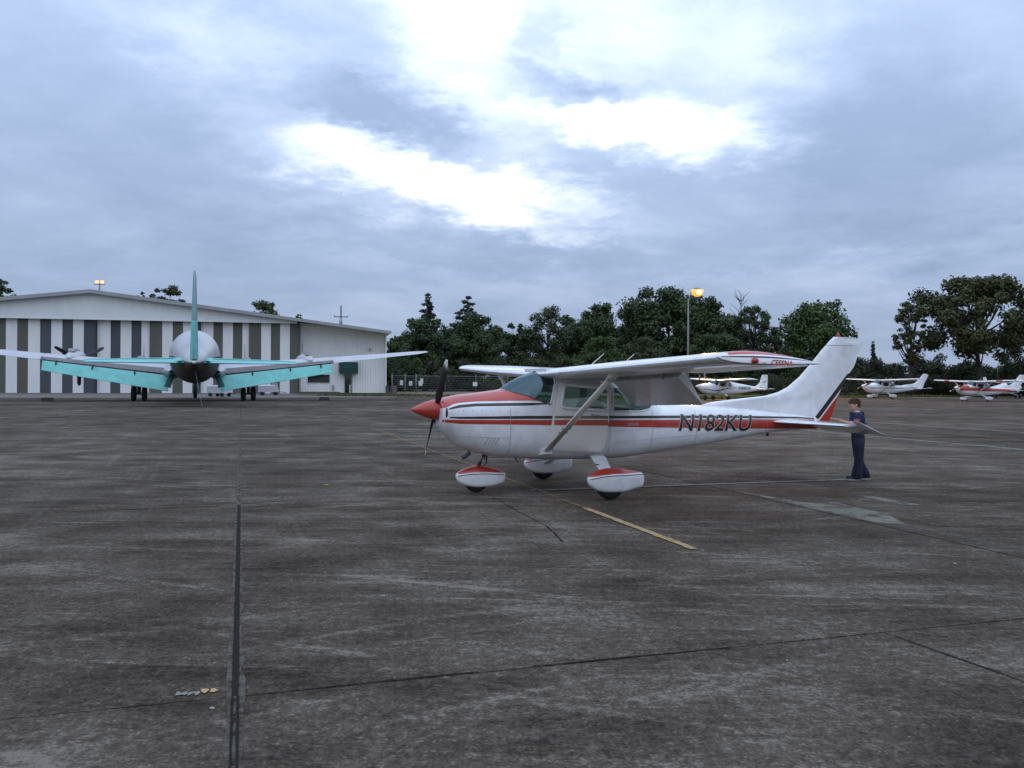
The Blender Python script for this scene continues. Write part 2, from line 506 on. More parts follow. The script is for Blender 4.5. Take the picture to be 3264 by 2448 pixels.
# ground materials in world coordinates ------------------------------------
def ground_mat(name, cols, scales, rough=.9, fine=60.0, fineamt=.35, rot=0.0, streak=0.0, pebble=0.0, gain=1.0, worn=None, scuff=0.0):
    m = bpy.data.materials.new(name); m.use_nodes = True
    t = m.node_tree; b = t.nodes['Principled BSDF']; b.inputs['Roughness'].default_value = rough
    b.inputs['Specular IOR Level'].default_value = .06
    NN = t.nodes.new; LL = t.links.new
    g = NN('ShaderNodeNewGeometry')
    mp = NN('ShaderNodeMapping'); mp.inputs['Rotation'].default_value = (0, 0, rot); LL(g.outputs['Position'], mp.inputs[0])

    def noi(scale, det=6, ro=.6, vec=None, st_=(1, 1, 1)):
        q = NN('ShaderNodeMapping'); q.inputs['Scale'].default_value = st_; LL(mp.outputs[0], q.inputs[0])
        n = NN('ShaderNodeTexNoise'); n.inputs['Scale'].default_value = scale; n.inputs['Detail'].default_value = det
        n.inputs['Roughness'].default_value = ro; LL(q.outputs[0], n.inputs['Vector'])
        return n.outputs[0]

    def ma(op, a, bb, c=None):
        n = NN('ShaderNodeMath'); n.operation = op
        for i, v in enumerate((a, bb, c)):
            if v is None: continue
            if isinstance(v, (int, float)): n.inputs[i].default_value = v
            else: LL(v, n.inputs[i])
        return n.outputs[0]
    big = noi(scales[0], 5, .6); mid = noi(scales[1], 7, .65); fin = noi(fine, 3, .7); vfin = noi(fine * 3.1, 2, .7)
    s = ma('MULTIPLY_ADD', big, .55, 0.0)
    s = ma('MULTIPLY_ADD', mid, .75, s)
    if streak:
        s1 = noi(.5, 6, .7, st_=(.55, 3.2, 1)); s = ma('MULTIPLY_ADD', ma('SUBTRACT', s1, .5), streak, s)
        s2 = noi(1.5, 5, .7, st_=(.35, 4.0, 1)); s = ma('MULTIPLY_ADD', ma('SUBTRACT', s2, .5), streak * .6, s)
    s = ma('MULTIPLY_ADD', ma('SUBTRACT', fin, .5), fineamt, s)
    s = ma('MULTIPLY_ADD', ma('SUBTRACT', vfin, .5), fineamt * .9, s)
    if pebble:
        vo = NN('ShaderNodeTexVoronoi'); vo.inputs['Scale'].default_value = 38; LL(mp.outputs[0], vo.inputs['Vector'])
        sp = NN('ShaderNodeSeparateColor'); LL(vo.outputs['Color'], sp.inputs[0])
        k = ma('MULTIPLY', ma('GREATER_THAN', sp.outputs[0], .93), ma('LESS_THAN', vo.outputs['Distance'], .33))
        s = ma('MULTIPLY_ADD', k, pebble, s)
    if scuff:
        # tyre and broom scuffs: thin pale streaks that cross one another
        for ang, sc1, amt in ((R(22), 1.0, 1.0), (R(-31), .8, .8), (R(5), 1.3, .9), (R(70), .7, .5)):
            q = NN('ShaderNodeMapping'); q.inputs['Rotation'].default_value = (0, 0, ang); LL(g.outputs['Position'], q.inputs[0])
            q2 = NN('ShaderNodeMapping'); q2.inputs['Scale'].default_value = (.22 * sc1, 4.6 * sc1, 1); LL(q.outputs[0], q2.inputs[0])
            n = NN('ShaderNodeTexNoise'); n.inputs['Scale'].default_value = 1.0; n.inputs['Detail'].default_value = 4; n.inputs['Roughness'].default_value = .6; LL(q2.outputs[0], n.inputs['Vector'])
            mr = NN('ShaderNodeMapRange'); LL(n.outputs[0], mr.inputs[0]); mr.inputs[1].default_value = .58; mr.inputs[2].default_value = .78; mr.inputs[3].default_value = 0; mr.inputs[4].default_value = scuff * amt
            s = ma('ADD', s, ma('MULTIPLY', mr.outputs[0], ma('MULTIPLY_ADD', fin, 1.2, .3)))
    if gain != 1.0: s = ma('MULTIPLY_ADD', ma('SUBTRACT', s, .62), gain, .58)
    r = NN('ShaderNodeValToRGB'); LL(s, r.inputs[0])
    el = r.color_ramp.elements
    el[0].position, el[0].color = cols[0][0], (*cols[0][1], 1); el[1].position, el[1].color = cols[-1][0], (*cols[-1][1], 1)
    for p, c in cols[1:-1]:
        e = el.new(p); e.color = (*c, 1)
    LL(r.outputs[0], b.inputs['Base Color'])
    bp = NN('ShaderNodeBump'); bp.inputs['Strength'].default_value = .35; bp.inputs['Distance'].default_value = .012
    LL(ma('ADD', fin, vfin), bp.inputs['Height']); LL(bp.outputs[0], b.inputs['Normal'])
    if worn is not None:
        # paint or cement that has worn through in places, thinning towards its rim when worn[1] is set
        w1 = noi(worn[2], 7, .7); k = ma('ADD', w1, worn[0])
        if worn[1]:
            tg = NN('ShaderNodeTexCoord'); v1 = NN('ShaderNodeVectorMath'); v1.operation = 'SUBTRACT'; v1.inputs[1].default_value = (.5, .5, 0)
            LL(tg.outputs['Generated'], v1.inputs[0]); v3 = NN('ShaderNodeVectorMath'); v3.operation = 'MULTIPLY'; v3.inputs[1].default_value = (2, 2, 0); LL(v1.outputs[0], v3.inputs[0])
            v2 = NN('ShaderNodeVectorMath'); v2.operation = 'LENGTH'; LL(v3.outputs[0], v2.inputs[0])
            k = ma('SUBTRACT', k, ma('MULTIPLY', v2.outputs['Value'], worn[1]))
        mr = NN('ShaderNodeMapRange'); LL(k, mr.inputs[0]); mr.inputs[1].default_value = .42; mr.inputs[2].default_value = .42 + worn[3]
        mr.inputs[3].default_value = 0; mr.inputs[4].default_value = worn[4] if len(worn) > 4 else 1.0
        LL(mr.outputs[0], b.inputs['Alpha'])
    return m


GA = R(17.4)                                     # the slab grid is turned this much
M['apron'] = ground_mat('apron_concrete', [(.16, (.0205, .0157, .0115)), (.42, (.0450, .0357, .0262)), (.60, (.0700, .0566, .0424)), (.78, (.1010, .0838, .0650)), (1.05, (.182, .157, .127))],
                        (.13, .85), fine=15, fineamt=.62, rot=-R(4), streak=.48, pebble=.15, gain=1.6, scuff=.27)
M['joint'] = mat('joint_sealant', (.024, .0215, .019), .95, var=.3, vscale=9, spec=.05)
M['jointedge'] = ground_mat('joint_edge_concrete', [(.3, (.06, .054, .044)), (.9, (.14, .128, .105))], (.4, 3), fine=24, fineamt=.5, worn=(.07, 0, 6.0, .2, .9))
M['grass'] = ground_mat('mown_grass', [(.3, (.035, .042, .014)), (.6, (.075, .082, .026)), (.9, (.14, .125, .06))], (.12, .6), fine=6, fineamt=.5)
M['dirt'] = ground_mat('sandy_ground', [(.3, (.13, .105, .078)), (.6, (.19, .16, .12)), (.9, (.25, .215, .165))], (.05, .5), fine=8, fineamt=.4)
M['rough'] = ground_mat('rough_ground', [(.3, (.03, .034, .014)), (.6, (.06, .062, .028)), (.9, (.11, .095, .055))], (.03, .3), fine=4, fineamt=.4)
M['taxi'] = ground_mat('pale_concrete', [(.3, (.10, .092, .080)), (.6, (.150, .138, .122)), (.9, (.21, .195, .175))], (.08, .5), fine=12, fineamt=.35)
M['stain'] = ground_mat('pale_cement_stain', [(.3, (.115, .108, .086)), (.6, (.170, .162, .130)), (.9, (.235, .226, .185))], (.4, 1.5), fine=24, fineamt=.5, worn=(.06, 0, 2.6, .16, .85))
M['stainr'] = ground_mat('round_cement_stain', [(.3, (.10, .096, .084)), (.6, (.145, .14, .122)), (.9, (.20, .195, .17))], (.4, 1.5), fine=24, fineamt=.5, worn=(.42, .62, 2.0, .30, .8))
M['stainw'] = ground_mat('faint_cement_stain', [(.3, (.075, .072, .064)), (.6, (.11, .108, .098)), (.9, (.17, .17, .155))], (.4, 1.5), fine=24, fineamt=.5, worn=(.02, 0, 1.6, .4, .7))
M['yellow'] = ground_mat('yellow_line_paint', [(.3, (.24, .155, .07)), (.6, (.42, .295, .15)), (.9, (.52, .39, .22))], (.4, 2.0), fine=24, fineamt=.4, worn=(.10, 0, 9.0, .10))
M['yellowf'] = ground_mat('worn_yellow_paint', [(.35, (.14, .11, .07)), (.6, (.24, .18, .10)), (.9, (.34, .26, .15))], (.4, 2.0), fine=24, fineamt=.6, worn=(.03, 0, 7.0, .14, .65))
M['whitel'] = ground_mat('worn_white_paint', [(.35, (.16, .155, .14)), (.6, (.24, .23, .20)), (.9, (.34, .33, .29))], (.4, 2.0), fine=24, fineamt=.6, worn=(.07, 0, 7.0, .12, .9))



# ================================================================== light aeroplane
AX = 2.8            # origin of each light aeroplane: on the ground between its main wheels
FUS_ROWS = [
    # a     zb     zt     hw    zm    nu   nl
    (0.45, 1.080, 1.478, .335, 1.30, 2.7, 2.5),
    (0.50, 1.000, 1.505, .400, 1.29, 2.7, 2.4),
    (0.62, 0.880, 1.540, .440, 1.27, 2.5, 2.3),
    (0.80, 0.735, 1.572, .475, 1.24, 2.5, 2.5),
    (1.08, 0.640, 1.602, .500, 1.22, 2.4, 2.8),
    (1.30, 0.590, 1.630, .515, 1.20, 2.4, 3.0),
    (1.47, 0.568, 1.655, .525, 1.20, 2.4, 3.1),
    (1.70, 0.545, 1.790, .535, 1.20, 2.5, 3.2),
    (1.86, 0.535, 1.868, .540, 1.20, 2.7, 3.2),
    (2.05, 0.520, 1.935, .543, 1.20, 3.0, 3.2),
    (2.30, 0.510, 1.985, .545, 1.20, 3.5, 3.2),
    (3.00, 0.500, 2.000, .545, 1.18, 3.8, 3.2),
    (3.55, 0.505, 1.980, .535, 1.15, 3.6, 3.1),
    (3.80, 0.525, 1.850, .510, 1.12, 3.0, 3.0),
    (4.05, 0.555, 1.600, .480, 1.10, 2.5, 2.8),
    (4.30, 0.580, 1.400, .440, 1.08, 2.3, 2.7),
    (4.90, 0.645, 1.390, .355, 1.07, 2.2, 2.6),
    (5.60, 0.735, 1.360, .270, 1.07, 2.1, 2.5),
    (6.50, 0.860, 1.280, .180, 1.06, 2.1, 2.4),
    (7.20, 0.920, 1.210, .115, 1.05, 2.1, 2.3),
    (7.68, 0.930, 1.150, .055, 1.05, 2.1, 2.2),
]
FUS_FAST = [r for r in FUS_ROWS if r[0] < 3.5] + [
    (3.55, .505, 1.90, .535, 1.15, 3.0, 3.1), (4.05, .555, 1.76, .48, 1.12, 2.4, 2.8), (4.9, .645, 1.60, .37, 1.12, 2.2, 2.6),
    (5.6, .735, 1.49, .28, 1.10, 2.1, 2.5), (6.5, .86, 1.34, .18, 1.08, 2.1, 2.4), (7.2, .92, 1.22, .115, 1.05, 2.1, 2.3), (7.68, .93, 1.15, .055, 1.05, 2.1, 2.2)]

P_SHIELD = [(1.47, 1.668), (1.60, 1.612), (1.80, 1.560), (2.02, 1.470), (2.165, 1.425), (2.265, 1.80), (2.22, 2.2), (1.2, 2.2)]
P_DOOR = [(2.31, 1.775), (3.18, 1.735), (3.185, 1.60), (3.13, 1.05), (3.095, .74), (3.03, .655), (2.26, .675), (2.16, .74), (2.135, .83), (2.23, 1.38)]
P_DWIN = [(2.44, 1.735), (3.10, 1.685), (3.145, 1.65), (3.135, 1.36), (3.09, 1.325), (2.40, 1.365), (2.345, 1.40), (2.395, 1.69)]
P_RWIN = [(3.27, 1.70), (3.72, 1.66), (3.95, 1.52), (4.04, 1.40), (3.98, 1.345), (3.78, 1.305), (3.27, 1.31)]
FIN_LE = [(1.04, 5.10), (1.30, 5.15), (1.38, 5.22), (1.43, 5.40), (1.47, 5.72), (1.51, 6.15), (1.55, 6.58), (1.62, 6.86), (1.71, 7.06), (1.90, 7.32), (2.15, 7.575), (2.40, 7.81), (2.60, 8.02), (2.655, 8.09)]
FIN_HG = [(1.10, 7.66), (2.66, 8.46)]
FIN_TE = [(1.08, 7.98), (1.12, 8.02), (1.58, 8.21), (1.91, 8.39), (2.11, 8.56), (2.37, 8.67), (2.54, 8.79), (2.60, 8.60)]


def fin_half(a, z, le, te):
    l = float(np.interp(z, [p[0] for p in le], [p[1] for p in le])); t = float(np.interp(z, [p[0] for p in te], [p[1] for p in te]))
    f = min(1, max(0, (a - l) / (t - l)))
    tk = .055 * (1 - .35 * (z - 1.1) / 1.5)
    return max(.004, tk * min(1, (f / .12)) ** .5 * min(1, (1 - f) / .55))


def light_plane(name, label, loc, rz, liv, fine=False, straight=False, fairings=True, group=None, scale=1.0):
    T = thing(name, label, 'airplane', loc, rz, group, scale)
    SH = (-AX, 0, 0)
    lo = Loft(FUS_FAST if straight else FUS_ROWS)
    W, RD, BK = liv['base'], liv['trim'], liv['dark']
    door_open = fine
    # ---------------- fuselage shell with real window openings
    if fine:
        A = list(np.linspace(.45, .62, 14)) + list(np.linspace(.65, 1.36, 20)) + list(np.arange(1.375, 4.12, .0125)) + list(np.linspace(4.16, 7.68, 50))
        nt = 240
    else:
        A = list(np.linspace(.45, .62, 6)) + list(np.linspace(.75, 1.4, 6)) + list(np.arange(1.45, 4.12, .03)) + list(np.linspace(4.2, 7.68, 14))
        nt = 112
    rings = [lo.ringpts(a, nt) for a in A]
    shell, shield, door, dwin, rwin, back = MB(), MB(), MB(), MB(), MB(), MB()
    allv = [p for r in rings for p in r]
    groups = {'shell': [], 'shield': [], 'door': [], 'dwin': [], 'dwin2': [], 'rwin': [], 'back': []}
    for i in range(len(rings) - 1):
        for j in range(nt):
            k = (j + 1) % nt
            f = (i * nt + j, i * nt + k, (i + 1) * nt + k, (i + 1) * nt + j)
            a = (A[i] + A[i + 1]) / 2; z = (rings[i][j][2] + rings[i][k][2] + rings[i + 1][j][2] + rings[i + 1][k][2]) / 4
            y = (rings[i][j][1] + rings[i + 1][k][1]) / 2
            g = 'shell'
            if 1.3 < a < 4.3 and z > .6:
                if inpoly(a, z, P_SHIELD): g = 'shield'
                elif inpoly(a, z, P_DWIN): g = 'dwin' if y < 0 else 'dwin2'
                elif y < 0 and fine and inpoly(a, z, P_DOOR): g = 'door'
                elif inpoly(a, z, P_RWIN) and not (straight and a > 3.7): g = 'rwin'
                elif not straight and 3.78 < a < 4.2 and abs(y) < .34 and z > 1.45: g = 'back'
            groups[g].append(f)

    def sub(fs, d=0.0):
        idx = {}; v = []; ff = []
        for f in fs:
            nf = []
            for q in f:
                if q not in idx: idx[q] = len(v); v.append(allv[q])
                nf.append(idx[q])
            ff.append(tuple(nf))
        m = MB(); m.add(v, ff); return m
    sh = sub(groups['shell'])
    sh.add(rings[0], [tuple(range(nt))]); sh.add(rings[-1], [tuple(range(nt))])
    fus = sh.build('fuselage', W, T, True, SH, recalc=False)
    sub(groups['shield']).build('windshield', M['shield'], T, True, SH, recalc=False)
    for sg in (-1, 1):
        sub([f for f in groups['rwin'] if sum(allv[q][1] for q in f) * sg > 0]).build('rear_side_window', M['glass'], T, True, SH, recalc=False)
    if groups['back']: sub(groups['back']).build('rear_window', M['glass'], T, True, SH, recalc=False)
    sub(groups['dwin2']).build('far_side_window', M['glass'], T, True, SH, recalc=False)
    hinge = (2.20, -lo.half(2.2, 1.1) - .004)
    if fine:
        D = thing('door', None, None, (hinge[0] - AX, hinge[1], 0), 0); D.parent = T
        tag(D, 'cabin door with paler stripes, standing slightly open')
        HS = (-hinge[0], -hinge[1] - .006, 0)
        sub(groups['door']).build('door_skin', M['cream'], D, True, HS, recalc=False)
        sub(groups['dwin']).build('door_window', M['glass'], D, True, HS, recalc=False)
        # frame round the window
        def edge(poly, r, m, nm, par, shf, dens=.03, closed=True, d=.006):
            pts = []
            pl = poly + [poly[0]] if closed else poly
            for (p, q) in zip(pl[:-1], pl[1:]):
                n = max(1, int(math.hypot(q[0] - p[0], q[1] - p[1]) / dens))
                for k in range(n):
                    a = p[0] + (q[0] - p[0]) * k / n; z = p[1] + (q[1] - p[1]) * k / n
                    pts.append((a, -lo.half(a, z) - d, z))
            if closed: pts.append(pts[0])
            else: pts.append((poly[-1][0], -lo.half(*poly[-1]) - d, poly[-1][1]))
            return MB().tube(pts, [(r, .006)] * len(pts), 6, flat=(0, 1, 0), cap=not closed).build(nm, m, par, True, shf)
        edge(P_DWIN, .028, M['white'], 'window_frame', D, HS)
        edge(P_RWIN, .010, M['white'], 'rear_window_frame', T, SH)
        edge([(1.52, 1.652)] + P_SHIELD[1:5], .008, M['dgrey'], 'windshield_seal', T, SH, closed=False)
        edge([P_SHIELD[4], P_SHIELD[5], (2.25, 1.86)], .014, M['white'], 'door_post', T, SH, closed=False)
        for (t_, b_, m_, nm) in ((1.243, 1.205, M['door_tan'], 'door_dark_stripe'), (1.178, 1.095, M['door_red'], 'door_red_stripe')):
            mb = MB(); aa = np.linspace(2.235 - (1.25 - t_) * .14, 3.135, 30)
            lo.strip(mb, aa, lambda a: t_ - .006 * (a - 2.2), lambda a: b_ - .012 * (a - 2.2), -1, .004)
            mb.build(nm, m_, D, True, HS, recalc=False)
        hb = MB().box(2.84, 2.99, -.575, -.545, 1.235, 1.262).box(2.84, 2.87, -.585, -.55, 1.225, 1.275)
        hb.build('door_handle', M['chrome'], D, False, HS)
        D.rotation_euler = (0, 0, R(-6.0))
    # ---------------- paint on the fuselage
    for side in (-1, 1):
        for (nm, m_, t_, b_, a0, a1) in liv['stripes']:
            segs = [(a0, a1)]
            if fine and side < 0 and t_ and a1 > 3.2 and nm != 'cowl_paint': segs = [(a0, 2.215), (3.14, a1)]
            for s0, s1 in segs:
                mb = MB(); n = max(4, int((s1 - s0) / (.04 if fine else .03)))
                if nm == 'cowl_paint': n *= 4
                lo.strip(mb, np.linspace(s0, s1, n), lin(t_) if t_ else None, lin(b_), side, .0035 if fine else .015, 14)
                mb.build(nm, m_, fus, True, SH, recalc=False)
    if fine:
        # red face of the cowl above the intakes
        rg = [lo.pt(.4485, t) for t in np.linspace(lo.th(.45, 1.365), PI - lo.th(.45, 1.365), 40)]
        MB().add(rg, [tuple(range(len(rg)))]).build('cowl_face', RD, fus, False, SH)
    # ---------------- nose: spinner, propeller, intakes
    zs = 1.335
    sp = MB().lathe([(.02, .004), (.06, .035), (.14, .075), (.25, .122), (.35, .152), (.44, .165), (.475, .165)], (0, 0, zs), 'x', 24)
    spo = sp.build('spinner', liv.get('spin', RD), T, True, SH)
    PR = thing('propeller', None, None, (.42 - AX, 0, zs), 0); PR.parent = T
    phi = liv.get('phi', .74)
    for k in range(2):
        er = Vector((0, -math.sin(phi), math.cos(phi))) * (1 if k == 0 else -1)
        et = Vector((0, -math.cos(phi), -math.sin(phi))) * (1 if k == 0 else -1)
        ea = Vector((1, 0, 0))
        st_, tips = [], []
        for (r, ch, th, be) in [(.10, .07, .060, 50), (.17, .075, .05, 45), (.26, .125, .030, 36), (.42, .150, .022, 29), (.62, .155, .017, 23), (.80, .145, .013, 19), (.90, .13, .011, 17)]:
            st_.append((r, ch, th, be))
        def ring(r, ch, th, be):
            c = et * math.cos(R(be)) + ea * math.sin(R(be)); nn = c.cross(er).normalized()
            return [er * r + c * (ch / 2 * math.cos(2 * PI * q / 10)) + nn * (th / 2 * math.sin(2 * PI * q / 10)) for q in range(10)]
        MB().rings([ring(*s_) for s_ in st_]).build('blade', M['blade'], PR, True)
        MB().rings([ring(*s_) for s_ in [(.90, .131, .012, 17), (.96, .115, .010, 16), (1.02, .075, .008, 15), (1.045, .03, .006, 15)]]).build('blade_tip', liv.get('tip', M['white']), PR, True)
    if fine:
        for sgn in (-1, 1):
            # cowl intake beside the spinner: white recess and dark mouth
            q = MB()
            q.rings([[(.447, sgn * .145, zs - .10), (.458, sgn * .145, zs + .075), (.475, sgn * .335, zs + .055), (.475, sgn * .335, zs - .085)],
                     [(.50, sgn * .15, zs - .11), (.50, sgn * .15, zs + .08), (.53, sgn * .345, zs + .06), (.53, sgn * .345, zs - .09)]])
            q.build('intake_lip', M['white'], T, False, SH)
            MB().tube([(.500, sgn * .392, zs + .035), (.500, sgn * .402, zs - .035), (.500, sgn * .392, zs - .105)], [(.010, .013), (.022, .018), (.010, .013)], 8).build('intake_mouth', M['blade'], T, True, SH)
        MB().rings([[(.475, -.13, 1.12), (.475, .13, 1.12), (.515, .12, .985), (.515, -.12, .985)], [(.53, -.13, 1.12), (.53, .13, 1.12), (.56, .12, .985), (.56, -.12, .985)]]).build('lower_intake', M['blade'], T, False, SH)
        # cowl fasteners, louvres, exhaust, steps
        for k, a in enumerate(np.linspace(.75, 1.62, 7)):
            z = 1.335 - .004 * k
            f_ = MB().lathe([(0, .009), (.004, .007)], (a, -lo.half(a, z) - .004, z), 'y', 8, cap=True)
            f_.build('cowl_fastener', M['grey'], fus, False, SH)
        for k in range(4):
            a = 1.13 + k * .055
            p0 = (a - .025, -lo.half(a - .025, .80) - .004, .80); p1 = (a + .025, -lo.half(a + .025, .905) - .004, .905)
            MB().tube([p0, p1], [(.007, .005), (.007, .005)], 6).build('louvre', M['grey'], fus, False, SH)
        MB().tube([(.93, -.2, .66), (.86, -.22, .60), (.80, -.225, .585)], .032, 12).build('exhaust_pipe', M['dgrey'], T, True, SH)
        MB().tube([(1.22, -.13, .60), (1.19, -.13, .53)], .012, 8).build('drain_pipe', M['dgrey'], T, True, SH)
        MB().tube([(1.75, -.02, .55), (1.80, -.02, .46)], [.012, .006], 8).build('belly_antenna', M['dgrey'], T, True, SH)
        # seams of the cowl and door post
        for a_, z0_, z1_ in ((1.50, .62, 1.38), (3.22, .62, 1.28), (4.02, .66, 1.30), (4.95, .72, 1.30), (5.75, .82, 1.26), (6.50, .92, 1.2), (7.05, .96, 1.16)):
            for sg in (-1, 1):
                pts = [lo.off(a_, lo.th(a_, z) if sg > 0 else PI - lo.th(a_, z), .0055) for z in np.linspace(z0_, z1_, 24)]
                MB().tube(pts, .0020 if a_ > 2 else .0028, 5).build('panel_seam', M['grey'], fus, True, SH)
        for zf in (.80, .98):
            pts = [lo.off(a, PI - lo.th(a, zf + .055 * max(0, a - 3.3)), .004) for a in np.linspace(3.25, 6.4, 40)]
            MB().tube(pts, .0018, 5).build('panel_seam', M['grey'], fus, True, SH)
        pts = [lo.off(a, PI - lo.th(a, .93 - .03 * (a - .6)), .004) for a in np.linspace(.66, 1.50, 20)]
        MB().tube(pts, .0020, 5).build('panel_seam', M['grey'], fus, True, SH)
    # ---------------- cabin interior
    ib = MB().box(1.62, 3.75, -.40, .40, .70, .74)
    ib.build('cabin_floor', M['dgrey'], T, False, SH)
    MB().rings([[(1.62, y, z) for (y, z) in ((-.44, .75), (.44, .75), (.44, 1.40), (.25, 1.52), (-.25, 1.52), (-.44, 1.40))],
                [(1.95, y, z) for (y, z) in ((-.44, .75), (.44, .75), (.44, 1.38), (.25, 1.47), (-.25, 1.47), (-.44, 1.38))]]).build('instrument_panel', M['dgrey'], T, False, SH)
    for yy in (-.25, .25):
        s_ = MB().rings([[(2.55, yy - .2, .74), (2.55, yy + .2, .74), (2.55, yy + .2, 1.0), (2.55, yy - .2, 1.0)], [(2.98, yy - .2, .74), (2.98, yy + .2, .74), (3.0, yy + .2, .95), (3.0, yy - .2, .95)]])
        s_.rings([[(2.93, yy - .2, .93), (2.93, yy + .2, .93), (3.05, yy + .2, .93), (3.05, yy - .2, .93)],
                  [(3.04, yy - .19, 1.40), (3.04, yy + .19, 1.40), (3.13, yy + .19, 1.40), (3.13, yy - .19, 1.40)],
                  [(3.08, yy - .10, 1.50), (3.08, yy + .10, 1.50), (3.14, yy + .10, 1.50), (3.14, yy - .10, 1.50)]])
        s_.build('front_seat', M['seat'], T, False, SH)
    MB().rings([[(3.62, -.42, .76), (3.62, .42, .76), (3.78, .42, .76), (3.78, -.42, .76)], [(3.74, -.42, 1.36), (3.74, .42, 1.36), (3.84, .42, 1.36), (3.84, -.42, 1.36)]]).build('rear_seat', M['seat'], T, False, SH)
    # ---------------- wings
    for sgn in (-1, 1):
        ws = [(2.05, sgn * .05, 1.905, 1.66, .12, 1.6), (2.07, sgn * .6, 1.915, 1.65, .12, 1.6), (2.09, sgn * 2.6, 1.975, 1.63, .12, 1.4), (2.25, sgn * 5.2, 2.065, 1.24, .125, 3.0)]
        def sec(y):
            ys = [abs(w[1]) for w in ws]
            return tuple(float(np.interp(y, ys, [w[k] for w in ws])) if k != 1 else sgn * y for k in range(6))
        nfo = 16 if fine else 7
        MB().rings(wing_rings([sec(.05), sec(.6), sec(1.6), sec(2.6), sec(3.9), sec(5.2)], 0, .73, nfo)).build('wing', W, T, True, SH, angle=40)
        MB().rings(wing_rings([sec(.05), sec(.60)], .735, 1.0, 6)).build('wing_root_fairing', W, T, True, SH, angle=40)
        fa = R(liv.get('flap', 0))
        MB().rings(wing_rings([sec(.64), sec(2.72)], .655 if fa else .735, 1.0, 10, ang=fa, shift=(.085, -.062) if fa else (0, 0))).build('flap', W, T, True, SH, angle=40)
        MB().rings(wing_rings([sec(2.75), sec(4.0), sec(5.18)], .735, 1.0, 6, ang=R(2))).build('aileron', W, T, True, SH, angle=40)
        # drooped tip cap: quarter-round from the upper skin down to the lower edge
        base = sec(5.2); n = 12
        rg = foil(base[3], base[4], 0, 1, n, .02)
        up = rg[:n + 1]; lw = [rg[n + k] if k < n else rg[0] for k in range(0, n + 1)]    # TE..LE upper, LE..TE lower
        cap = MB(); rows = 10; V = []; I = math.radians(base[5])
        for i in range(n + 1):
            xu, zu = up[n - i]; xl, zl = lw[i]
            bulge = .27 * min(1, 1.9 * (xu / base[3]) ** .5) * (1 if xu / base[3] < .6 else 1 - .25 * (xu / base[3] - .6) / .4)
            for k in range(rows + 1):
                t = k / rows; an = t * PI / 2
                yy = 5.2 + bulge * math.sin(an) ** .9
                zz = zl + (zu - zl) * math.cos(an) ** .8 + .012 * math.sin(an)
                V.append((base[0] + xu + .04 * math.sin(an) * (xu / base[3]), sgn * yy, base[2] + zz - xu * math.sin(I)))
        w = rows + 1
        F = []; MI = []
        for i in range(n):
            for k in range(rows):
                F.append((i * w + k, i * w + k + 1, (i + 1) * w + k + 1, (i + 1) * w + k))
                MI.append(1 if k < 6 and i > 1 else (2 if k == 7 and i > 0 else 0))
        for i in range(n): F.append((i * w, i * w + rows, (i + 1) * w + rows, (i + 1) * w)); MI.append(0)
        cap.v = V; cap.f = F; cap.m = MI
        tipo = cap.build('wing_tip', [W, liv.get('tipc', RD), BK], T, True, SH, angle=45)
        if fine or liv.get('bands'):
            if liv.get('bands'):
                bs = [sec(3.0), sec(3.7)]
                bs = [(q[0] - .012, q[1], q[2], q[3] * 1.0, q[4] + .012, q[5]) for q in bs]
                MB().rings(wing_rings(bs, 0, .72, 8)).build('wing_band', RD, T, True, SH)
        if fine:
            lx, lz = 2.56, 2.03
            MB().lathe([(-.035, .004), (-.025, .028), (0, .036), (.03, .03), (.05, .005)], (lx, sgn * 5.455, lz), 'x', 12).build('navigation_light', M['redlens'], tipo, True, SH)
            MB().lathe([(-.02, .004), (-.012, .017), (0, .022), (.02, .018), (.03, .004)], (2.67, sgn * 5.458, 2.015), 'x', 10).build('strobe_light', M['lens'], tipo, True, SH)
        # strut
        t0, t1 = (2.12, sgn * .47, .66), (2.36, sgn * 2.46, 1.90)
        MB().tube([t0, t1], [(.062, .024), (.062, .024)], 14, flat=(0, 0, 1)).build('wing_strut', liv.get('strut', M['cream']), T, True, SH)
        if fine:
            MB().rings([[(2.02, sgn * .40, .72), (2.22, sgn * .40, .72), (2.22, sgn * .40, .60), (2.02, sgn * .40, .60)],
                        [(2.05, sgn * .53, .715), (2.20, sgn * .53, .71), (2.20, sgn * .52, .63), (2.05, sgn * .52, .63)]]).build('strut_fairing', M['white'], T, False, SH)
            MB().tube([(2.34, sgn * 2.36, 1.83), (2.37, sgn * 2.52, 1.94)], [(.075, .04), (.10, .06)], 12, flat=(0, 0, 1)).build('strut_cuff', M['cream'], T, True, SH)
            sb = MB()
            for q in (.28, .33):
                c = Vector(t0).lerp(Vector(t1), q)
                sb.box(c.x - .075, c.x + .075, c.y - .012, c.y + .012, c.z - .012, c.z + .012)
            sb.build('tie_down_ring', M['galv'], T, False, SH)
            # fuel vent, pitot mast, flap hinge brackets
            MB().tube([(2.5, sgn * 2.0, 1.93), (2.5, sgn * 2.0, 1.80), (2.36, sgn * 2.0, 1.79)], .013, 8).build('pitot_tube', M['metal'], T, True, SH)
            for yb in (1.1, 2.3):
                MB().tube([(3.20, sgn * yb, 1.88), (3.45, sgn * yb, 1.76)], [(.045, .01), (.02, .01)], 8, flat=(0, 1, 0)).build('flap_bracket', M['grey'], T, True, SH)
            mbv = MB(); mbv.lathe([(0, .016), (.02, .012)], (2.075, sgn * 1.15, 1.925), 'x', 10, cap=True)
            mbv.build('stall_vent', M['dgrey'], T, False, SH)
    MB().box(2.1, 3.68, -.5, .5, 1.96, 2.0).build('cabin_roof', W, T, False, SH)
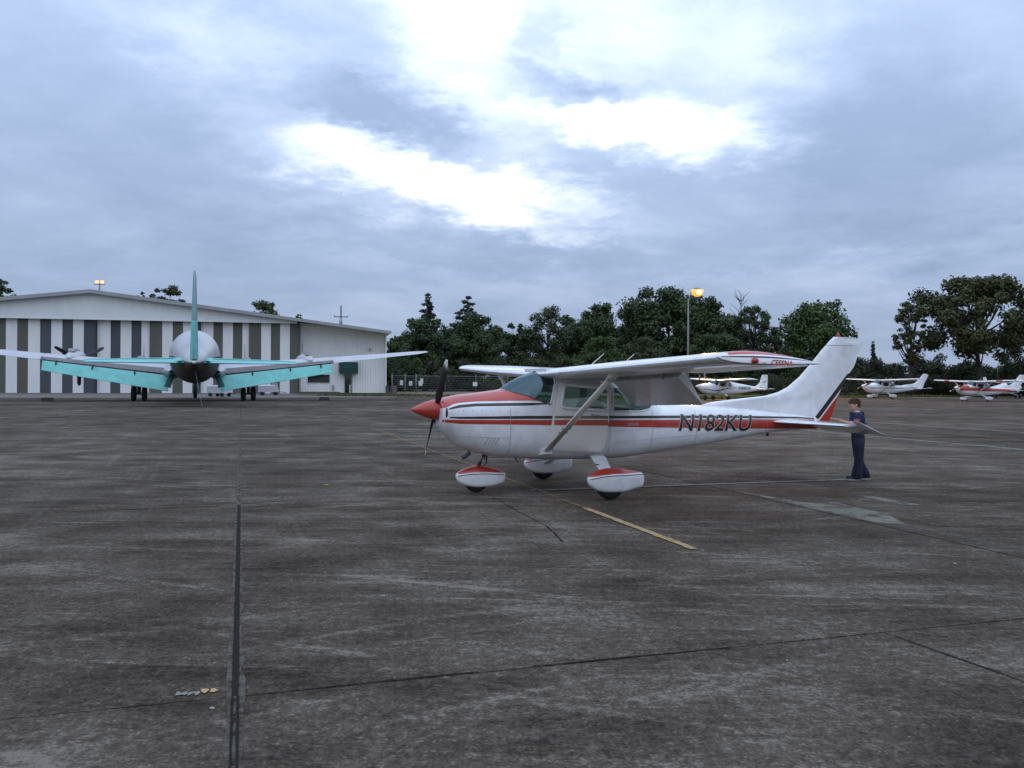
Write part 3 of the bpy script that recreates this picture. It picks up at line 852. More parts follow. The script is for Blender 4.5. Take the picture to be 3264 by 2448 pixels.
    # ---------------- tail
    if straight:
        fle = [(1.25, 6.55), (1.5, 6.9), (1.7, 7.15), (2.45, 7.42), (2.5, 7.5)]; fhg = [(1.1, 7.55), (2.5, 7.72)]; fte = [(1.1, 8.05), (2.45, 8.08), (2.5, 8.0)]
    else: fle, fhg, fte = FIN_LE, FIN_HG, FIN_TE
    def fi(tb, z): return float(np.interp(z, [p[0] for p in tb], [p[1] for p in tb]))
    nz = 34 if fine else 12; nx = 22 if fine else 8
    ztop = fle[-1][0]
    def slab(zs_, f0, f1, nm, m_):
        rr = []
        for z in zs_:
            a0, a1 = f0(z), f1(z)
            xs = [a0 + (a1 - a0) * (1 - math.cos(PI * k / nx)) / 2 for k in range(nx + 1)]
            up = [(a, fin_half(a, z, fle, fte), z) for a in xs]; dn = [(a, -fin_half(a, z, fle, fte), z) for a in reversed(xs)]
            rr.append(up + dn)
        return MB().rings(rr).build(nm, m_, T, True, SH, angle=40)
    ztip = ztop - .165
    finZ = sorted(set(list(np.linspace(fle[0][0], ztip, nz)) + [p[0] for p in fle if p[0] < ztip]))
    fino = slab(finZ, lambda z: fi(fle, z), lambda z: fi(fhg, z) - .0015, 'fin', W)
    rudo = slab(np.linspace(1.08, ztip, nz), lambda z: fi(fhg, z) + .0015, lambda z: fi(fte, z), 'rudder', W)
    slab(list(np.linspace(ztip + .008, ztop, 8)), lambda z: fi(fle, z), lambda z: min(fi(fte, z), fi(fte, ztip) + .1), 'fin_cap', W)
    MB().lathe([(0, .034), (.05, .030), (.085, .016), (.10, .003)], (fi(fle, ztop) + .10, 0, ztop - .012), 'z', 14).build('beacon_light', M['redlens'], T, True, SH)

    def fin_paint(nm, m_, quadrows, par):
        """quadrows: list of (z, a_front, a_rear)"""
        for sgn in (-1, 1):
            V, F = [], []
            for (z, a0, a1) in quadrows:
                for k in range(5):
                    a = a0 + (a1 - a0) * k / 4
                    V.append((a, sgn * (fin_half(a, z, fle, fte) + .004), z))
            for i in range(len(quadrows) - 1):
                for k in range(4): F.append((i * 5 + k, i * 5 + k + 1, i * 5 + k + 6, i * 5 + k + 5))
            MB().add(V, F).build(nm, m_, par, True, SH, recalc=False)
    if liv.get('finpaint'):
        zz = np.linspace(1.19, 1.90, 18)
        bl = lambda z: 7.70 + (z - 1.19) * .905
        fin_paint('fin_dark_stripe', BK, [(z, bl(z), min(bl(z) + .115, fi(fte, z))) for z in np.linspace(1.125, 1.97, 22)], fino)
        zz = np.linspace(1.083, 1.86, 18)
        fin_paint('rudder_red_panel', RD, [(z, min(bl(z) + .155, fi(fte, z) - .002), fi(fte, z)) for z in zz], rudo)
    if liv.get('tailmark'):
        fin_paint('tail_mark', BK, [(1.70 + .22 * t, 7.35 + .45 * t, 7.35 + .45 * t + .02 + .22 * math.sin(PI * t)) for t in np.linspace(0, 1, 8)], fino)
    for sgn in (-1, 1):
        s1 = [(6.62, sgn * .04, 1.085, .78, .085, -1), (6.66, sgn * .3, 1.085, .76, .085, -1), (6.92, sgn * 1.66, 1.085, .36, .10, -1)]
        MB().rings(wing_rings(s1, 0, 1.0, 10, 0)).build('stabilizer', W, T, True, SH, angle=50)
        dr = R(liv.get('elev', 23))
        def eld(y, ch, ah): return (ah, sgn * y, 1.09 + .0 * y, ch, .085, math.degrees(dr))
        MB().rings(wing_rings([eld(.10, .47, 7.40), eld(.9, .46, 7.345), eld(1.66, .44, 7.29)], 0, 1.0, 8, 0)).build('elevator', W, T, True, SH, angle=50)
        MB().rings(wing_rings([(7.29 - .24, sgn * 1.668, 1.165, .68, .055, math.degrees(dr)), (7.29 - .23, sgn * 1.79, 1.165, .68, .05, math.degrees(dr)), (7.29 - .19, sgn * 1.83, 1.15, .6, .02, math.degrees(dr))], 0, 1, 8, 0)).build('elevator_horn', W, T, True, SH, angle=50)
    MB().lathe([(7.62, .07), (7.75, .055), (7.86, .02), (7.88, .003)], (0, 0, 1.0), 'x', 12).build('tail_cone', RD if fine else W, T, True, SH)
    if fine:
        MB().tube([(6.62, 0, .90), (6.64, 0, .815)], [(.035, .012), (.028, .012)], 8, flat=(0, 1, 0)).build('tail_tie_down', M['dgrey'], T, True, SH)
    # ---------------- landing gear
    for sgn in (-1, 1):
        wb = sgn * 1.405
        MB().tube([(3.02, sgn * .38, .60), (2.98, sgn * .62, .56), (2.88, sgn * 1.10, .40), (2.82, sgn * 1.36, .27)], [(.14, .030), (.13, .03), (.10, .022), (.085, .02)], 14, flat=(0, 0, 1)).build('main_gear_leg', liv.get('strut', M['white']), T, True, SH)
        if fine: MB().box(2.80, 2.99, wb - sgn * .52 - .02, wb - sgn * .52 + .02, .478, .488).build('gear_step', M['dgrey'], T, False, SH)
        tire = MB().lathe([(-.075, .10), (-.082, .15), (-.07, .195), (-.035, .219), (0, .222), (.035, .219), (.07, .195), (.082, .15), (.075, .10)], (2.80, wb, .222), 'y', 28, cap=True)
        tire.build('main_wheel', M['rubber'], T, True, SH)
        if fairings:
            lw = Loft([(2.43, .275, .335, .02, .315, 2, 2), (2.46, .225, .365, .070, .315, 2.4, 3), (2.52, .175, .405, .105, .315, 2.6, 4), (2.62, .130, .447, .130, .31, 2.4, 5),
                       (2.78, .114, .474, .143, .31, 2.3, 5.5), (2.95, .112, .470, .143, .31, 2.3, 5.5), (3.08, .130, .448, .130, .31, 2.4, 5), (3.22, .158, .420, .110, .31, 2.6, 4.5), (3.325, .182, .400, .090, .31, 2.8, 4), (3.35, .235, .370, .07, .31, 2.8, 4)], wb)
            aa = np.linspace(2.43, 3.35, 34 if fine else 12)
            fo = MB().rings([lw.ringpts(a, 32 if fine else 14) for a in aa]).build('wheel_fairing', W, T, True, SH)
            if liv.get('fairpaint'):
                line = lin([(2.43, .332), (2.6, .372), (2.8, .388), (3.35, .392)])
                for s2 in (-1, 1):
                    ab = np.linspace(2.45, 3.325, 26)
                    mb = MB(); lw.strip(mb, ab, None, lambda a: min(line(a) + .012, lw.par(a)[1] - .002), s2, .004); mb.build('fairing_red_top', RD, fo, True, SH, recalc=False)
                    mb = MB(); lw.strip(mb, ab, lambda a: line(a) - .012, lambda a: line(a) - .024, s2, .004, 2); mb.build('fairing_pinstripe', mat('maroon_paint', (.10, .03, .05), .4), fo, True, SH, recalc=False)
    a0 = 1.10
    nleg = [(1.24, 0, .62), (1.16, 0, .47), (1.10, 0, .30)]
    MB().tube(nleg, [.038, .030, .030], 12).build('nose_gear_leg', M['metal'], T, True, SH)
    if fine: MB().tube([(1.28, 0, .58), (1.27, 0, .47), (1.20, 0, .40)], .012, 8).build('torque_link', M['dgrey'], T, True, SH)
    MB().lathe([(-.06, .09), (-.07, .13), (-.06, .175), (-.03, .199), (0, .202), (.03, .199), (.06, .175), (.07, .13), (.06, .09)], (a0, 0, .202), 'y', 28, cap=True).build('nose_wheel', M['rubber'], T, True, SH)
    if fairings:
        ln = Loft([(.76, .235, .295, .02, .275, 2, 2), (.79, .185, .325, .060, .275, 2.4, 3), (.86, .135, .365, .090, .27, 2.6, 4), (.98, .098, .402, .112, .27, 2.4, 5),
                   (1.12, .084, .418, .120, .265, 2.3, 5.5), (1.28, .088, .400, .114, .26, 2.4, 5.5), (1.42, .108, .362, .098, .26, 2.6, 5), (1.55, .142, .312, .075, .255, 2.8, 4), (1.58, .18, .295, .055, .25, 2.8, 4)], 0)
        aa = np.linspace(.76, 1.58, 32 if fine else 10)
        fo = MB().rings([ln.ringpts(a, 32 if fine else 12) for a in aa]).build('nose_fairing', W, T, True, SH)
        if liv.get('fairpaint'):
            line = lin([(.76, .285), (.95, .318), (1.2, .322), (1.58, .288)])
            for s2 in (-1, 1):
                ab = np.linspace(.785, 1.55, 26)
                mb = MB(); ln.strip(mb, ab, None, lambda a: min(line(a) + .012, ln.par(a)[1] - .002), s2, .004); mb.build('fairing_red_top', RD, fo, True, SH, recalc=False)
                mb = MB(); ln.strip(mb, ab, lambda a: line(a) - .012, lambda a: line(a) - .024, s2, .004, 2); mb.build('fairing_pinstripe', mat('maroon_paint', (.10, .03, .05), .4), fo, True, SH, recalc=False)
    # ---------------- aerials
    for (a, l) in ((3.05, .30), (3.62, .30)):
        MB().tube([(a, 0, 2.02), (a + l, 0, 2.02 + l * .82)], [.008, .005], 6).build('whip_antenna', M['cream'], T, True, SH)
    # ---------------- lettering
    def letter(txt, h, a, z, w, m_, nm, sh_=0., bold=0., d=.007, par=fus, slope=0.0, back=None):
        for (mm, ol, dd, nn) in ([(back, .022, d - .004, nm + '_outline')] if back else []) + [(m_, 0, d, nm)]:
            bm = text_mesh(txt, h, sh_, bold, w, ol)
            cut_bm(bm, .06 if fine else .15)
            for v in bm.verts:
                aa, z_ = a + v.co.x, z + v.co.y + slope * v.co.x
                v.co = (aa - AX, -lo.half(aa, z_) - dd, z_)
            bm_obj(bm, nn, mm, par)
    if liv.get('reg'):
        t_, h, a, z, w, shr, bold = liv['reg']
        letter(t_, h, a, z, w, liv.get('regm', M['black']), 'registration', shr, bold, slope=-.022 if fine else 0, back=M['outline'] if fine else None, d=.010)
    if fine:
        letter('SKYLANE', .045, 3.54, 1.072, .20, M['grey'], 'model_name', 0, .02)
        bm = text_mesh('CESSNA', .062, .25, .02, .27)
        for v in bm.verts:
            x, y = v.co.x, v.co.y
            v.co = (2.76 + x - AX, -5.478 + .004 * (y > .03) - .0, 1.985 + y - .045 * x)
        bm_obj(bm, 'maker_name', M['red'], T)
    return T


RED_STR = [('cowl_paint', M['red'], [(0, 5), (1.469, 5), (1.4695, 1.668), (1.60, 1.606), (1.80, 1.553), (2.03, 1.482)], [(.45, 1.365), (.51, 1.385), (.60, 1.430), (.70, 1.452), (.95, 1.472), (1.79, 1.487), (2.03, 1.480)], .4515, 2.03),
           ('cowl_dark_stripe', M['black'], [(.52, 1.36), (.58, 1.385), (.70, 1.418), (.95, 1.440), (1.79, 1.452), (2.12, 1.445)], [(.52, 1.345), (.58, 1.355), (.70, 1.378), (.95, 1.398), (1.79, 1.408), (2.12, 1.430)], .53, 2.10),
           ('dark_stripe', M['black'], [(.5, 1.236), (1.8, 1.246), (3.8, 1.232), (5.7, 1.205), (7.2, 1.165), (7.6, 1.14)], [(.5, 1.222), (.7, 1.206), (3.8, 1.188), (5.7, 1.165), (7.2, 1.135), (7.6, 1.12)], .54, 7.62),
           ('red_stripe', M['red'], [(.48, 1.190), (1.8, 1.180), (3.8, 1.160), (5.7, 1.142), (7.65, 1.11)], [(.48, 1.150), (.7, 1.128), (1.8, 1.105), (3.8, 1.040), (5.7, .980), (7.65, .945)], .452, 7.62)]
MAIN = dict(base=M['white'], trim=M['red'], dark=M['black'], stripes=RED_STR, flap=46, elev=23, fairpaint=True, finpaint=True,
            reg=('N182KU', .285, 4.565, .962, 1.60, .22, .012), phi=.74)
YAW = .3333
cx, cy = -1.6078 + AX * math.cos(YAW), 13.5529 + AX * math.sin(YAW)
light_plane('airplane', 'white high-wing airplane with red and black stripes and red spinner parked nearest', (cx, cy, 0), YAW, MAIN, fine=True)


# ================================================================== ground
def sheet(name, pts, z, m, kind=None, parent=None):
    o = MB().add([(x, y, z) for x, y in pts], [tuple(range(len(pts)))]).build(name, m, parent, recalc=False)
    if o.data.polygons[0].normal.z < 0: o.data.flip_normals()
    if kind: o['kind'] = kind
    return o


sheet('terrain', [(-2500, -600), (2500, -600), (2500, 4000), (-2500, 4000)], -.06, M['rough'], 'structure')
apron = sheet('apron', [(-140, -40), (140, -40), (140, 127), (-140, 127)], -.035, M['joint'], 'structure')
e1 = Vector((math.cos(GA), math.sin(GA), 0)); e2 = Vector((-math.sin(GA), math.cos(GA), 0))
SL, GAP = 7.75, .018
# one slab mesh shared by all the slabs of the apron, its edges slightly broken
rs = random.Random(5)
g2 = GAP / 2
edge_n = 14
out = []
for (ax, ay, bx, by) in ((g2, g2, SL - g2, g2), (SL - g2, g2, SL - g2, SL - g2), (SL - g2, SL - g2, g2, SL - g2), (g2, SL - g2, g2, g2)):
    for k in range(edge_n):
        t = k / edge_n; j = rs.uniform(-.006, .003) if k else 0
        nx_, ny_ = -(by - ay) / SL, (bx - ax) / SL
        out.append((ax + (bx - ax) * t - nx_ * j, ay + (by - ay) * t - ny_ * j))
slab_me = bpy.data.meshes.new('slab')
n_ = len(out)
slab_me.from_pydata([(x, y, 0) for x, y in out] + [(x, y, -.03) for x, y in out], [], [tuple(range(n_))] + [(i, n_ + i, n_ + (i + 1) % n_, (i + 1) % n_) for i in range(n_)])
slab_me.materials.append(M['apron'])
V0 = Vector((-1.28, 4.0, 0)); V0 = V0 - e2 * V0.dot(e2)              # joint that runs away from the viewer
cnt = 0
for i in range(-16, 17):
    for j in range(-5, 16):
        p = V0 + e1 * (i * SL) + e2 * (5.15 + j * SL)
        c = p + (e1 + e2) * SL / 2
        if c.y < -2 or abs(c.x) > 12 + .68 * c.y + 6 or c.y > 112 or c.x > 96: continue
        o = bpy.data.objects.new('slab', slab_me); col.objects.link(o); o.parent = apron
        # neighbouring pours lie a few millimetres out of level with one another
        o.location = (p.x, p.y, -.004 * rs.random()); o.rotation_euler = (0, 0, GA); cnt += 1


def gstrip(name, p0, p1, w, z, m, parent=None, n=1, jit=0.0, seed=1):
    p0, p1 = Vector((*p0, 0)), Vector((*p1, 0)); d = (p1 - p0).normalized(); q = Vector((-d.y, d.x, 0)); rr = random.Random(seed)
    L_, R_ = [], []
    for k in range(n + 1):
        c = p0.lerp(p1, k / n)
        L_.append(c + q * (w / 2 + rr.uniform(-jit, jit))); R_.append(c - q * (w / 2 + rr.uniform(-jit, jit)))
    v = [(p.x, p.y, z) for p in L_ + R_]; k = n + 1
    o = MB().add(v, [(i, i + 1, k + i + 1, k + i) for i in range(n)]).build(name, m, parent, recalc=False)
    if o.data.polygons[0].normal.z < 0: o.data.flip_normals()
    return o


# the sealed joint with its pale ground edges, cracks, paint lines
va = V0 + e2 * 1.0; vb = V0 + e2 * 42
gstrip('joint_edge', va[:2], vb[:2], .085, .003, M['jointedge'], apron, 240, .016, 3)
vx = V0 + e2 * 5.15
gstrip('joint_sealant', vx[:2], (V0 + e2 * 12.9)[:2], .040, .006, M['joint'], apron, 160, .003, 4)
for o_, w_ in ((-.016, .012), (.014, .014)):
    gstrip('joint_sealant', (va + e1 * o_)[:2], (vx + e1 * o_)[:2], w_, .006, M['joint'], apron, 60, .0012, 5)


def crack(pts, w, seed):
    rr = random.Random(seed)
    for (a, b) in zip(pts[:-1], pts[1:]):
        gstrip('crack', a, b, w, .002, M['joint'], apron, max(3, int(math.dist(a, b) * 6)), w * .45, rr.randint(0, 999))


crack([(.15, 5.45), (.55, 5.575), (1.0, 5.71), (1.5, 5.865)], .012, 7)
crack([(-1.2, 5.03), (-.7, 5.19), (-.2, 5.34)], .010, 8)
crack([(2.70, 6.22), (2.95, 5.62), (3.11, 5.22), (3.3, 4.6)], .012, 1)
crack([(-.35, 13.6), (.01, 12.21), (.26, 11.3), (.44, 10.68)], .010, 2)
crack([(.44, 10.68), (.50, 10.3), (.58, 9.68)], .022, 3)
crack([(-5.6, 12.1), (-4.2, 12.45), (-3.3, 12.75)], .02, 5)
crack([(4.9, 13.2), (5.3, 10.9), (7.1, 10.35)], .012, 6)
ydir = (Vector((1.97, 9.26)) - Vector((-15.0, 63.4))).normalized()


def yl(t): return (1.97 - ydir.x * t, 9.26 - ydir.y * t)


gstrip('painted_line', yl(0.0), yl(3.1), .10, .008, M['yellow'], apron, 40, .010, 7)
gstrip('painted_line', yl(3.1), yl(15.3), .085, .008, M['yellowf'], apron, 60, .012, 8)
gstrip('painted_line', yl(15.5), yl(24.8), .10, .008, M['yellowf'], apron, 40, .012, 9)
gstrip('painted_line', yl(29.5), yl(37.5), .11, .008, M['yellowf'], apron, 20, .012, 10)
gstrip('painted_line', yl(46), yl(57), .12, .008, M['yellowf'], apron, 20, .012, 11)
gstrip('painted_line', (.30, 14.13), (6.6, 16.1), .13, .008, M['whitel'], apron, 60, .008, 12)
gstrip('painted_line', (10.2, 34.2), (15.5, 18.6), .20, .008, M['whitel'], apron, 40, .012, 13)
gstrip('painted_line', (14.6, 43.6), (21.5, 23.4), .22, .008, M['whitel'], apron, 40, .012, 14)
rp = random.Random(21)


def blob(name, cx_, cy_, rx, ry, rot, z, m, n=26, j=.28, seed=0):
    rr = random.Random(seed); pts = []
    ph = [rr.uniform(0, 6.28) for _ in range(4)]
    for k in range(n):
        a = 2 * PI * k / n; r = 1 + j * (math.sin(2 * a + ph[0]) * .4 + math.sin(3 * a + ph[1]) * .35 + math.sin(5 * a + ph[2]) * .3) + rr.uniform(-.06, .06)
        x, y = rx * r * math.cos(a), ry * r * math.sin(a)
        pts.append((cx_ + x * math.cos(rot) - y * math.sin(rot), cy_ + x * math.sin(rot) + y * math.cos(rot)))
    return sheet(name, pts, z, m, None, apron)


PATCH1 = [(3.69, 14.3), (4.05, 13.6), (4.35, 12.95), (4.62, 12.85), (4.88, 12.97), (5.0, 12.41), (5.16, 11.87), (5.02, 10.95), (4.69, 11.14), (4.46, 11.79), (4.16, 12.84)]
PATCH2 = [(4.69, 11.12), (5.05, 10.94), (5.44, 10.13), (5.66, 9.53), (5.44, 9.1), (5.10, 9.95)]
PATCH3 = [(5.49, 13.8), (5.73, 13.68), (5.96, 13.03), (6.05, 12.72), (5.77, 12.71), (5.6, 13.35)]
sheet('cement_patch', PATCH1, .0025, M['stain'], None, apron)
sheet('cement_patch', PATCH2, .0025, M['stainw'], None, apron)
sheet('cement_patch', PATCH3, .0025, M['stain'], None, apron)
blob('cement_stain', -2.3, 27.5, 1.9, .9, R(15), .0025, M['stainr'], seed=3)
blob('cement_stain', -3.9, 31.5, 2.2, .7, R(0), .0025, M['stainr'], seed=4)
blob('cement_stain', -3.4, 35.2, 1.0, 1.2, R(0), .0025, M['stainr'], seed=5)
blob('cement_stain', -2.5, 23.6, .55, .5, R(0), .0025, M['stainr'], seed=6)
for k, (x, y, rx, ry) in enumerate([(-1.765, 4.985, .022, .035), (-1.715, 4.99, .020, .034)]):
    blob('paint_chip', x, y, rx, ry, 0, .0035, M['yellow'], 12, .5, 40 + k)
for k in range(4):
    blob('worn_paint_chip', -1.90 + k * .035, 4.935 + .004 * k, .016, .03, 0, .003, M['whitel'], 10, .5, 50 + k)
for k, (x, y, s_) in enumerate([(-1.06, 7.19, .03), (4.43, 8.61, .04), (1.79, 5.58, .016), (1.74, 5.5, .014), (-2.35, 6.9, .012), (.02, 5.9, .015), (-1.63, 4.72, .03), (2.05, 9.22, .03), (-.55, 5.35, .01), (-.7, 5.22, .008)]):
    o = tag(MB().lathe([(0, s_ * .5), (.004, s_ * .6), (.008, s_ * .3)], (0, 0, 0), 'z', 7, cap=True, sy=.55).build('pebble', M['stone'], None),
            ['pale flake of stone on the apron left of the red stripe plane\'s shadow', 'pale chip lying on the slab below the right-hand paint joint', 'tiny white chip near the bottom centre of the apron', 'tiny white chip beside another near the bottom centre', 'small white speck left of the dark sealed joint', 'small pale speck just above the long cross joint', 'pale chip at the crossing of the two joints', 'white fleck at the near end of the yellow line', 'tiny pale speck right of the dark joint, nearer the cross joint', 'tiny pale speck below the cross joint, right of the dark joint'][k], 'debris')
    o.location = (x, y, 0); o.rotation_euler = (0, 0, k)
lf = tag(MB().tube([(-.05, 0, .004), (-.01, .004, .02), (.05, 0, .012)], [(.004, .002), (.03, .002), (.003, .002)], 8, flat=(0, 0, 1)).build('fallen_leaf', mat('yellow_leaf', (.50, .48, .03), .6), None, True),
         'yellow fallen leaf alone on the dark apron left of the red spinner', 'leaf')
lf.location = (-3.13, 14.6, .004)

# the pale strip before the hangar, the verge, the road behind the fence
hd = Vector((.978, .208, 0)); hn = Vector((-.208, .978, 0)); HL = Vector((-58.2, 98, 0))


def hp(x, y): p = HL + hd * x + hn * y; return (p.x, p.y)


sheet('taxiway', [(-140, 71.5), (-40, 78), (-12, 88), (-12, 94.5), hp(33, .5), hp(-60, .5)], .004, M['taxi'], 'structure')
GE = [(-25.0, 98.6), (-21.4, 94.6), (-13.5, 92.6), (.3, 89.6), (11.5, 86.6), (21.2, 87.4), (30.8, 91.4), (41, 99), (56.4, 109), (73, 117), (120, 140)]
GB = [(120, 170), (60, 150), (30, 126), (10, 106), (-2, 102), (-14, 101), (-24.5, 101.6)]
sheet('grass_verge', GE + GB, .012, M['grass'], 'structure')
sheet('gravel_road', [(-24.5, 101.7), (-14, 101.2), (-2, 102.2), (10, 106.2), (30, 126.5), (30, 140), (0, 142), (-24, 142)], .008, M['dirt'], 'structure')
sheet('dirt_margin', [(-21.6, 93.4), (-13.5, 91.5), (.3, 88.4), (11.5, 85.2), (21.2, 85.6), (30.8, 89.6), (41, 97), (56.4, 107.2), (73, 115.4), (120, 137), (120, 141)] + GE[::-1][1:], .008, M['dirt'], 'structure')


def grass_tufts(name, edge, depth, n, seed, hgt=.22):
    rr = np.random.RandomState(seed); V = []; F = []
    seg = [(edge[i], edge[i + 1]) for i in range(len(edge) - 1)]; ln = np.array([math.dist(*s_) for s_ in seg]); cum = np.cumsum(ln) / ln.sum()
    for _ in range(n):
        i = int(np.searchsorted(cum, rr.rand())); a, b = seg[i]; t = rr.rand()
        x = a[0] + (b[0] - a[0]) * t + rr.randn() * .3; y = a[1] + (b[1] - a[1]) * t + rr.rand() ** 1.5 * depth
        h = hgt * (.4 + rr.rand()); w = .05 + .10 * rr.rand(); an = rr.rand() * PI; lx, ly = rr.randn() * .05, rr.randn() * .05
        k = len(V); V += [(x - w * math.cos(an), y - w * math.sin(an), .0), (x + w * math.cos(an), y + w * math.sin(an), .0), (x + lx, y + ly, h)]; F.append((k, k + 1, k + 2))
    return MB().add(V, F).build(name, M['leaf_g'], None, recalc=False, kind='stuff')


M['leaf_g'] = leaf_mat('leaf_grass', (.050, .058, .018), (.095, .105, .030), (.14, .125, .055))
grass_tufts('grass', GE[1:9], 9, 9000, 3)


# ================================================================== hangar
H = thing('hangar', 'wide metal hangar with white and olive striped sliding doors and low gabled roof', 'hangar', (HL.x, HL.y, 0), math.atan2(hd.y, hd.x))
PX, PZ, SLOPE = 9.6, 11.85, .122
def rz_(x): return PZ - SLOPE * abs(x - PX)
XL, XR, XE = -24.6, 32.8, 43.75
DEP = 46.0
# gable fascia over the doors: ribbed sheet
gb = MB(); n = 190
V = []; F = []
for k in range(n + 1):
    x = XL + (XR - XL) * k / n; y = -.02 if k % 4 < 2 else -.055
    V += [(x, y, 8.68), (x, y, rz_(x) - .02)]
F = [(2 * k, 2 * k + 2, 2 * k + 3, 2 * k + 1) for k in range(n)]
gb.add(V, F).build('gable_wall', M['gable'], H)
MB().box(XL, XR, -.10, .03, 8.56, 8.70).build('door_header', M['gable'], H)
MB().box(XL, XR, .02, 1.1, 8.80, 8.84).build('door_soffit', M['slate'], H)
# doors: every stripe is its own sheet panel; five panels make a leaf and the leaves overlap
edges = [-23.1, -21.95, -20.8, -19.6, -18.5, -17.35, -16.2, -15.05, -13.9, -12.75, -11.6, -10.45, -9.3, -8.15, -7.0, -5.85, -4.7, -3.5, -2.3, -1.15, .43, 1.61, 2.75, 4.02, 5.19, 6.37, 7.51, 8.67, 10.03, 11.52, 12.61, 13.80, 14.91, 15.84, 17.26, 18.42, 19.58, 20.64, 21.53, 22.99, 24.08, 25.24, 26.34, 27.10, 28.54, 29.67, 30.75, 31.90, 33.0]
cols_ = {1.61: 'olive', 4.02: 'slate', 6.37: 'slate', 8.67: 'slate', 11.52: 'slate', 13.80: 'slate', 15.84: 'olive', 18.42: 'olive', 20.64: 'slate', 22.99: 'olive', 25.24: 'olive', 27.10: 'olive', 29.67: 'olive', 31.90: 'olive', -1.15: 'olive'}
leafy = [10.03, 15.84, 21.53, 27.10]
for k in range(len(edges) - 1):
    x0, x1 = edges[k], edges[k + 1]
    if x0 in cols_: m_ = M[cols_[x0]]
    elif x0 < -1.2: m_ = M['olive'] if k % 2 == 1 else M['siding']
    else: m_ = M['siding']
    lf_ = sum(1 for q in leafy if x0 >= q - .01) % 2
    y = .55 + .22 * lf_ + (.02 if m_ is M['siding'] else .05)
    mb = MB(); V = []; nr = 8
    for q in range(nr + 1):
        x = x0 + (x1 - x0) * q / nr; yy = y + (.03 if q % 2 else 0)
        V += [(x, yy, .06), (x, yy, 8.80)]
    mb.add(V, [(2 * q, 2 * q + 2, 2 * q + 3, 2 * q + 1) for q in range(nr)])
    mb.build('door_panel', m_, H)
for q in (10.03, 21.53, 33.02):
    MB().box(q - .04, q + .05, .42, .86, .05, 8.8).build('door_edge', M['blade'], H)
MB().box(XL, 33.1, .45, 1.0, 0.0, .05).build('door_track', M['galv'], H)
# roof: ribbed sheets with a thick rake
rf = MB()
for sgn, xa, xb in ((-1, PX, XL - .6), (1, PX, XE + .35)):
    za, zb = rz_(xa) + .12, rz_(xb) + .12
    rf.add([(xa, -.75, za), (xb, -.75, zb), (xb, DEP, zb), (xa, DEP, za), (xa, -.75, za - .16), (xb, -.75, zb - .16), (xb, DEP, zb - .16), (xa, DEP, za - .16)],
           [(0, 1, 2, 3), (7, 6, 5, 4), (1, 5, 6, 2), (3, 2, 6, 7)])
rf.build('roof', M['roofm'], H)
for xa, xb in ((PX, XL - .6), (PX, XE + .35)):
    za, zb = rz_(xa) + .16, rz_(xb) + .16
    MB().add([(xa, -.86, za), (xb, -.86, zb), (xb, -.74, zb), (xa, -.74, za), (xa, -.86, za - .42), (xb, -.86, zb - .36), (xb, -.74, zb - .36), (xa, -.74, za - .42)],
             [(0, 1, 2, 3), (4, 5, 6, 7), (0, 1, 5, 4), (3, 2, 6, 7), (1, 2, 6, 5)]).build('rake_trim', M['roofm'], H)
# side and back walls
MB().box(XE - .25, XE - .1, 1.2, DEP, 0, rz_(XE) - .05).build('side_wall', M['siding'], H)
MB().box(XL, XL + .15, .1, DEP, 0, rz_(XL) - .05).build('side_wall', M['siding'], H)
MB().add([(XL, DEP - .1, 0), (XE - .1, DEP - .1, 0), (XE - .1, DEP - .1, rz_(XE)), (PX, DEP - .1, PZ), (XL, DEP - .1, rz_(XL))], [(0, 1, 2, 3, 4)]).build('back_wall', M['siding'], H)
# office bay, set back under the roof
OY = 1.9
mb = MB(); V = []; n = 132; xo0, xo1 = 33.15, XE - .1
for k in range(n + 1):
    x = xo0 + (xo1 - xo0) * k / n; y = OY + (0 if k % 4 < 2 else .04)
    V += [(x, y, .12), (x, y, rz_(x) - .06)]
mb.add(V, [(2 * k, 2 * k + 2, 2 * k + 3, 2 * k + 1) for k in range(n)]).build('office_wall', M['siding'], H)
MB().box(XR - .02, XR + .30, .9, OY, 0, rz_(XR) - .1).build('return_wall', M['siding'], H)
MB().rings([[(XR + .3, 1.3, 8.55), (XR + .3, OY - .02, 8.55), (XR + .3, OY - .02, 8.72), (XR + .3, 1.3, 8.72)], [(39.6, 1.3, 8.1), (39.6, OY - .02, 8.1), (39.6, OY - .02, 8.24), (39.6, 1.3, 8.24)]]).build('eave_beam', M['gable'], H)
W_ = MB().box(33.95, 36.75, OY - .05, OY - .01, 1.30, 2.45).build('window', M['sign'], H)
MB().box(34.03, 36.67, OY - .075, OY - .045, 1.38, 2.38).build('pane', M['dglass'], W_)
D_ = MB().box(38.53, 39.36, OY - .06, OY - .01, .14, 2.6).build('door', M['dglass'], H)
MB().box(38.48, 38.53, OY - .08, OY - .01, .14, 2.65).box(39.36, 39.41, OY - .08, OY - .01, .14, 2.65).build('door_frame', M['grey'], D_)
MB().tube([(39.27, OY - .10, 1.05), (39.27, OY - .10, 1.35)], .02, 6).build('handle', M['chrome'], D_)
MB().rings([[(37.82, OY - .02, 3.98), (37.82, OY - 1.25, 3.25), (37.82, OY - 1.25, 2.55), (37.82, OY - .02, 2.55)], [(40.12, OY - .02, 3.98), (40.12, OY - 1.25, 3.25), (40.12, OY - 1.25, 2.55), (40.12, OY - .02, 2.55)]]).build('awning', M['awning'], H)
MB().box(41.45, 41.75, OY - .25, OY, 5.4, 5.75).build('wall_vent', M['grey'], H)
MB().box(36.95, 37.2, OY - .2, OY - .01, .5, 1.1).build('meter_box', M['grey'], H)
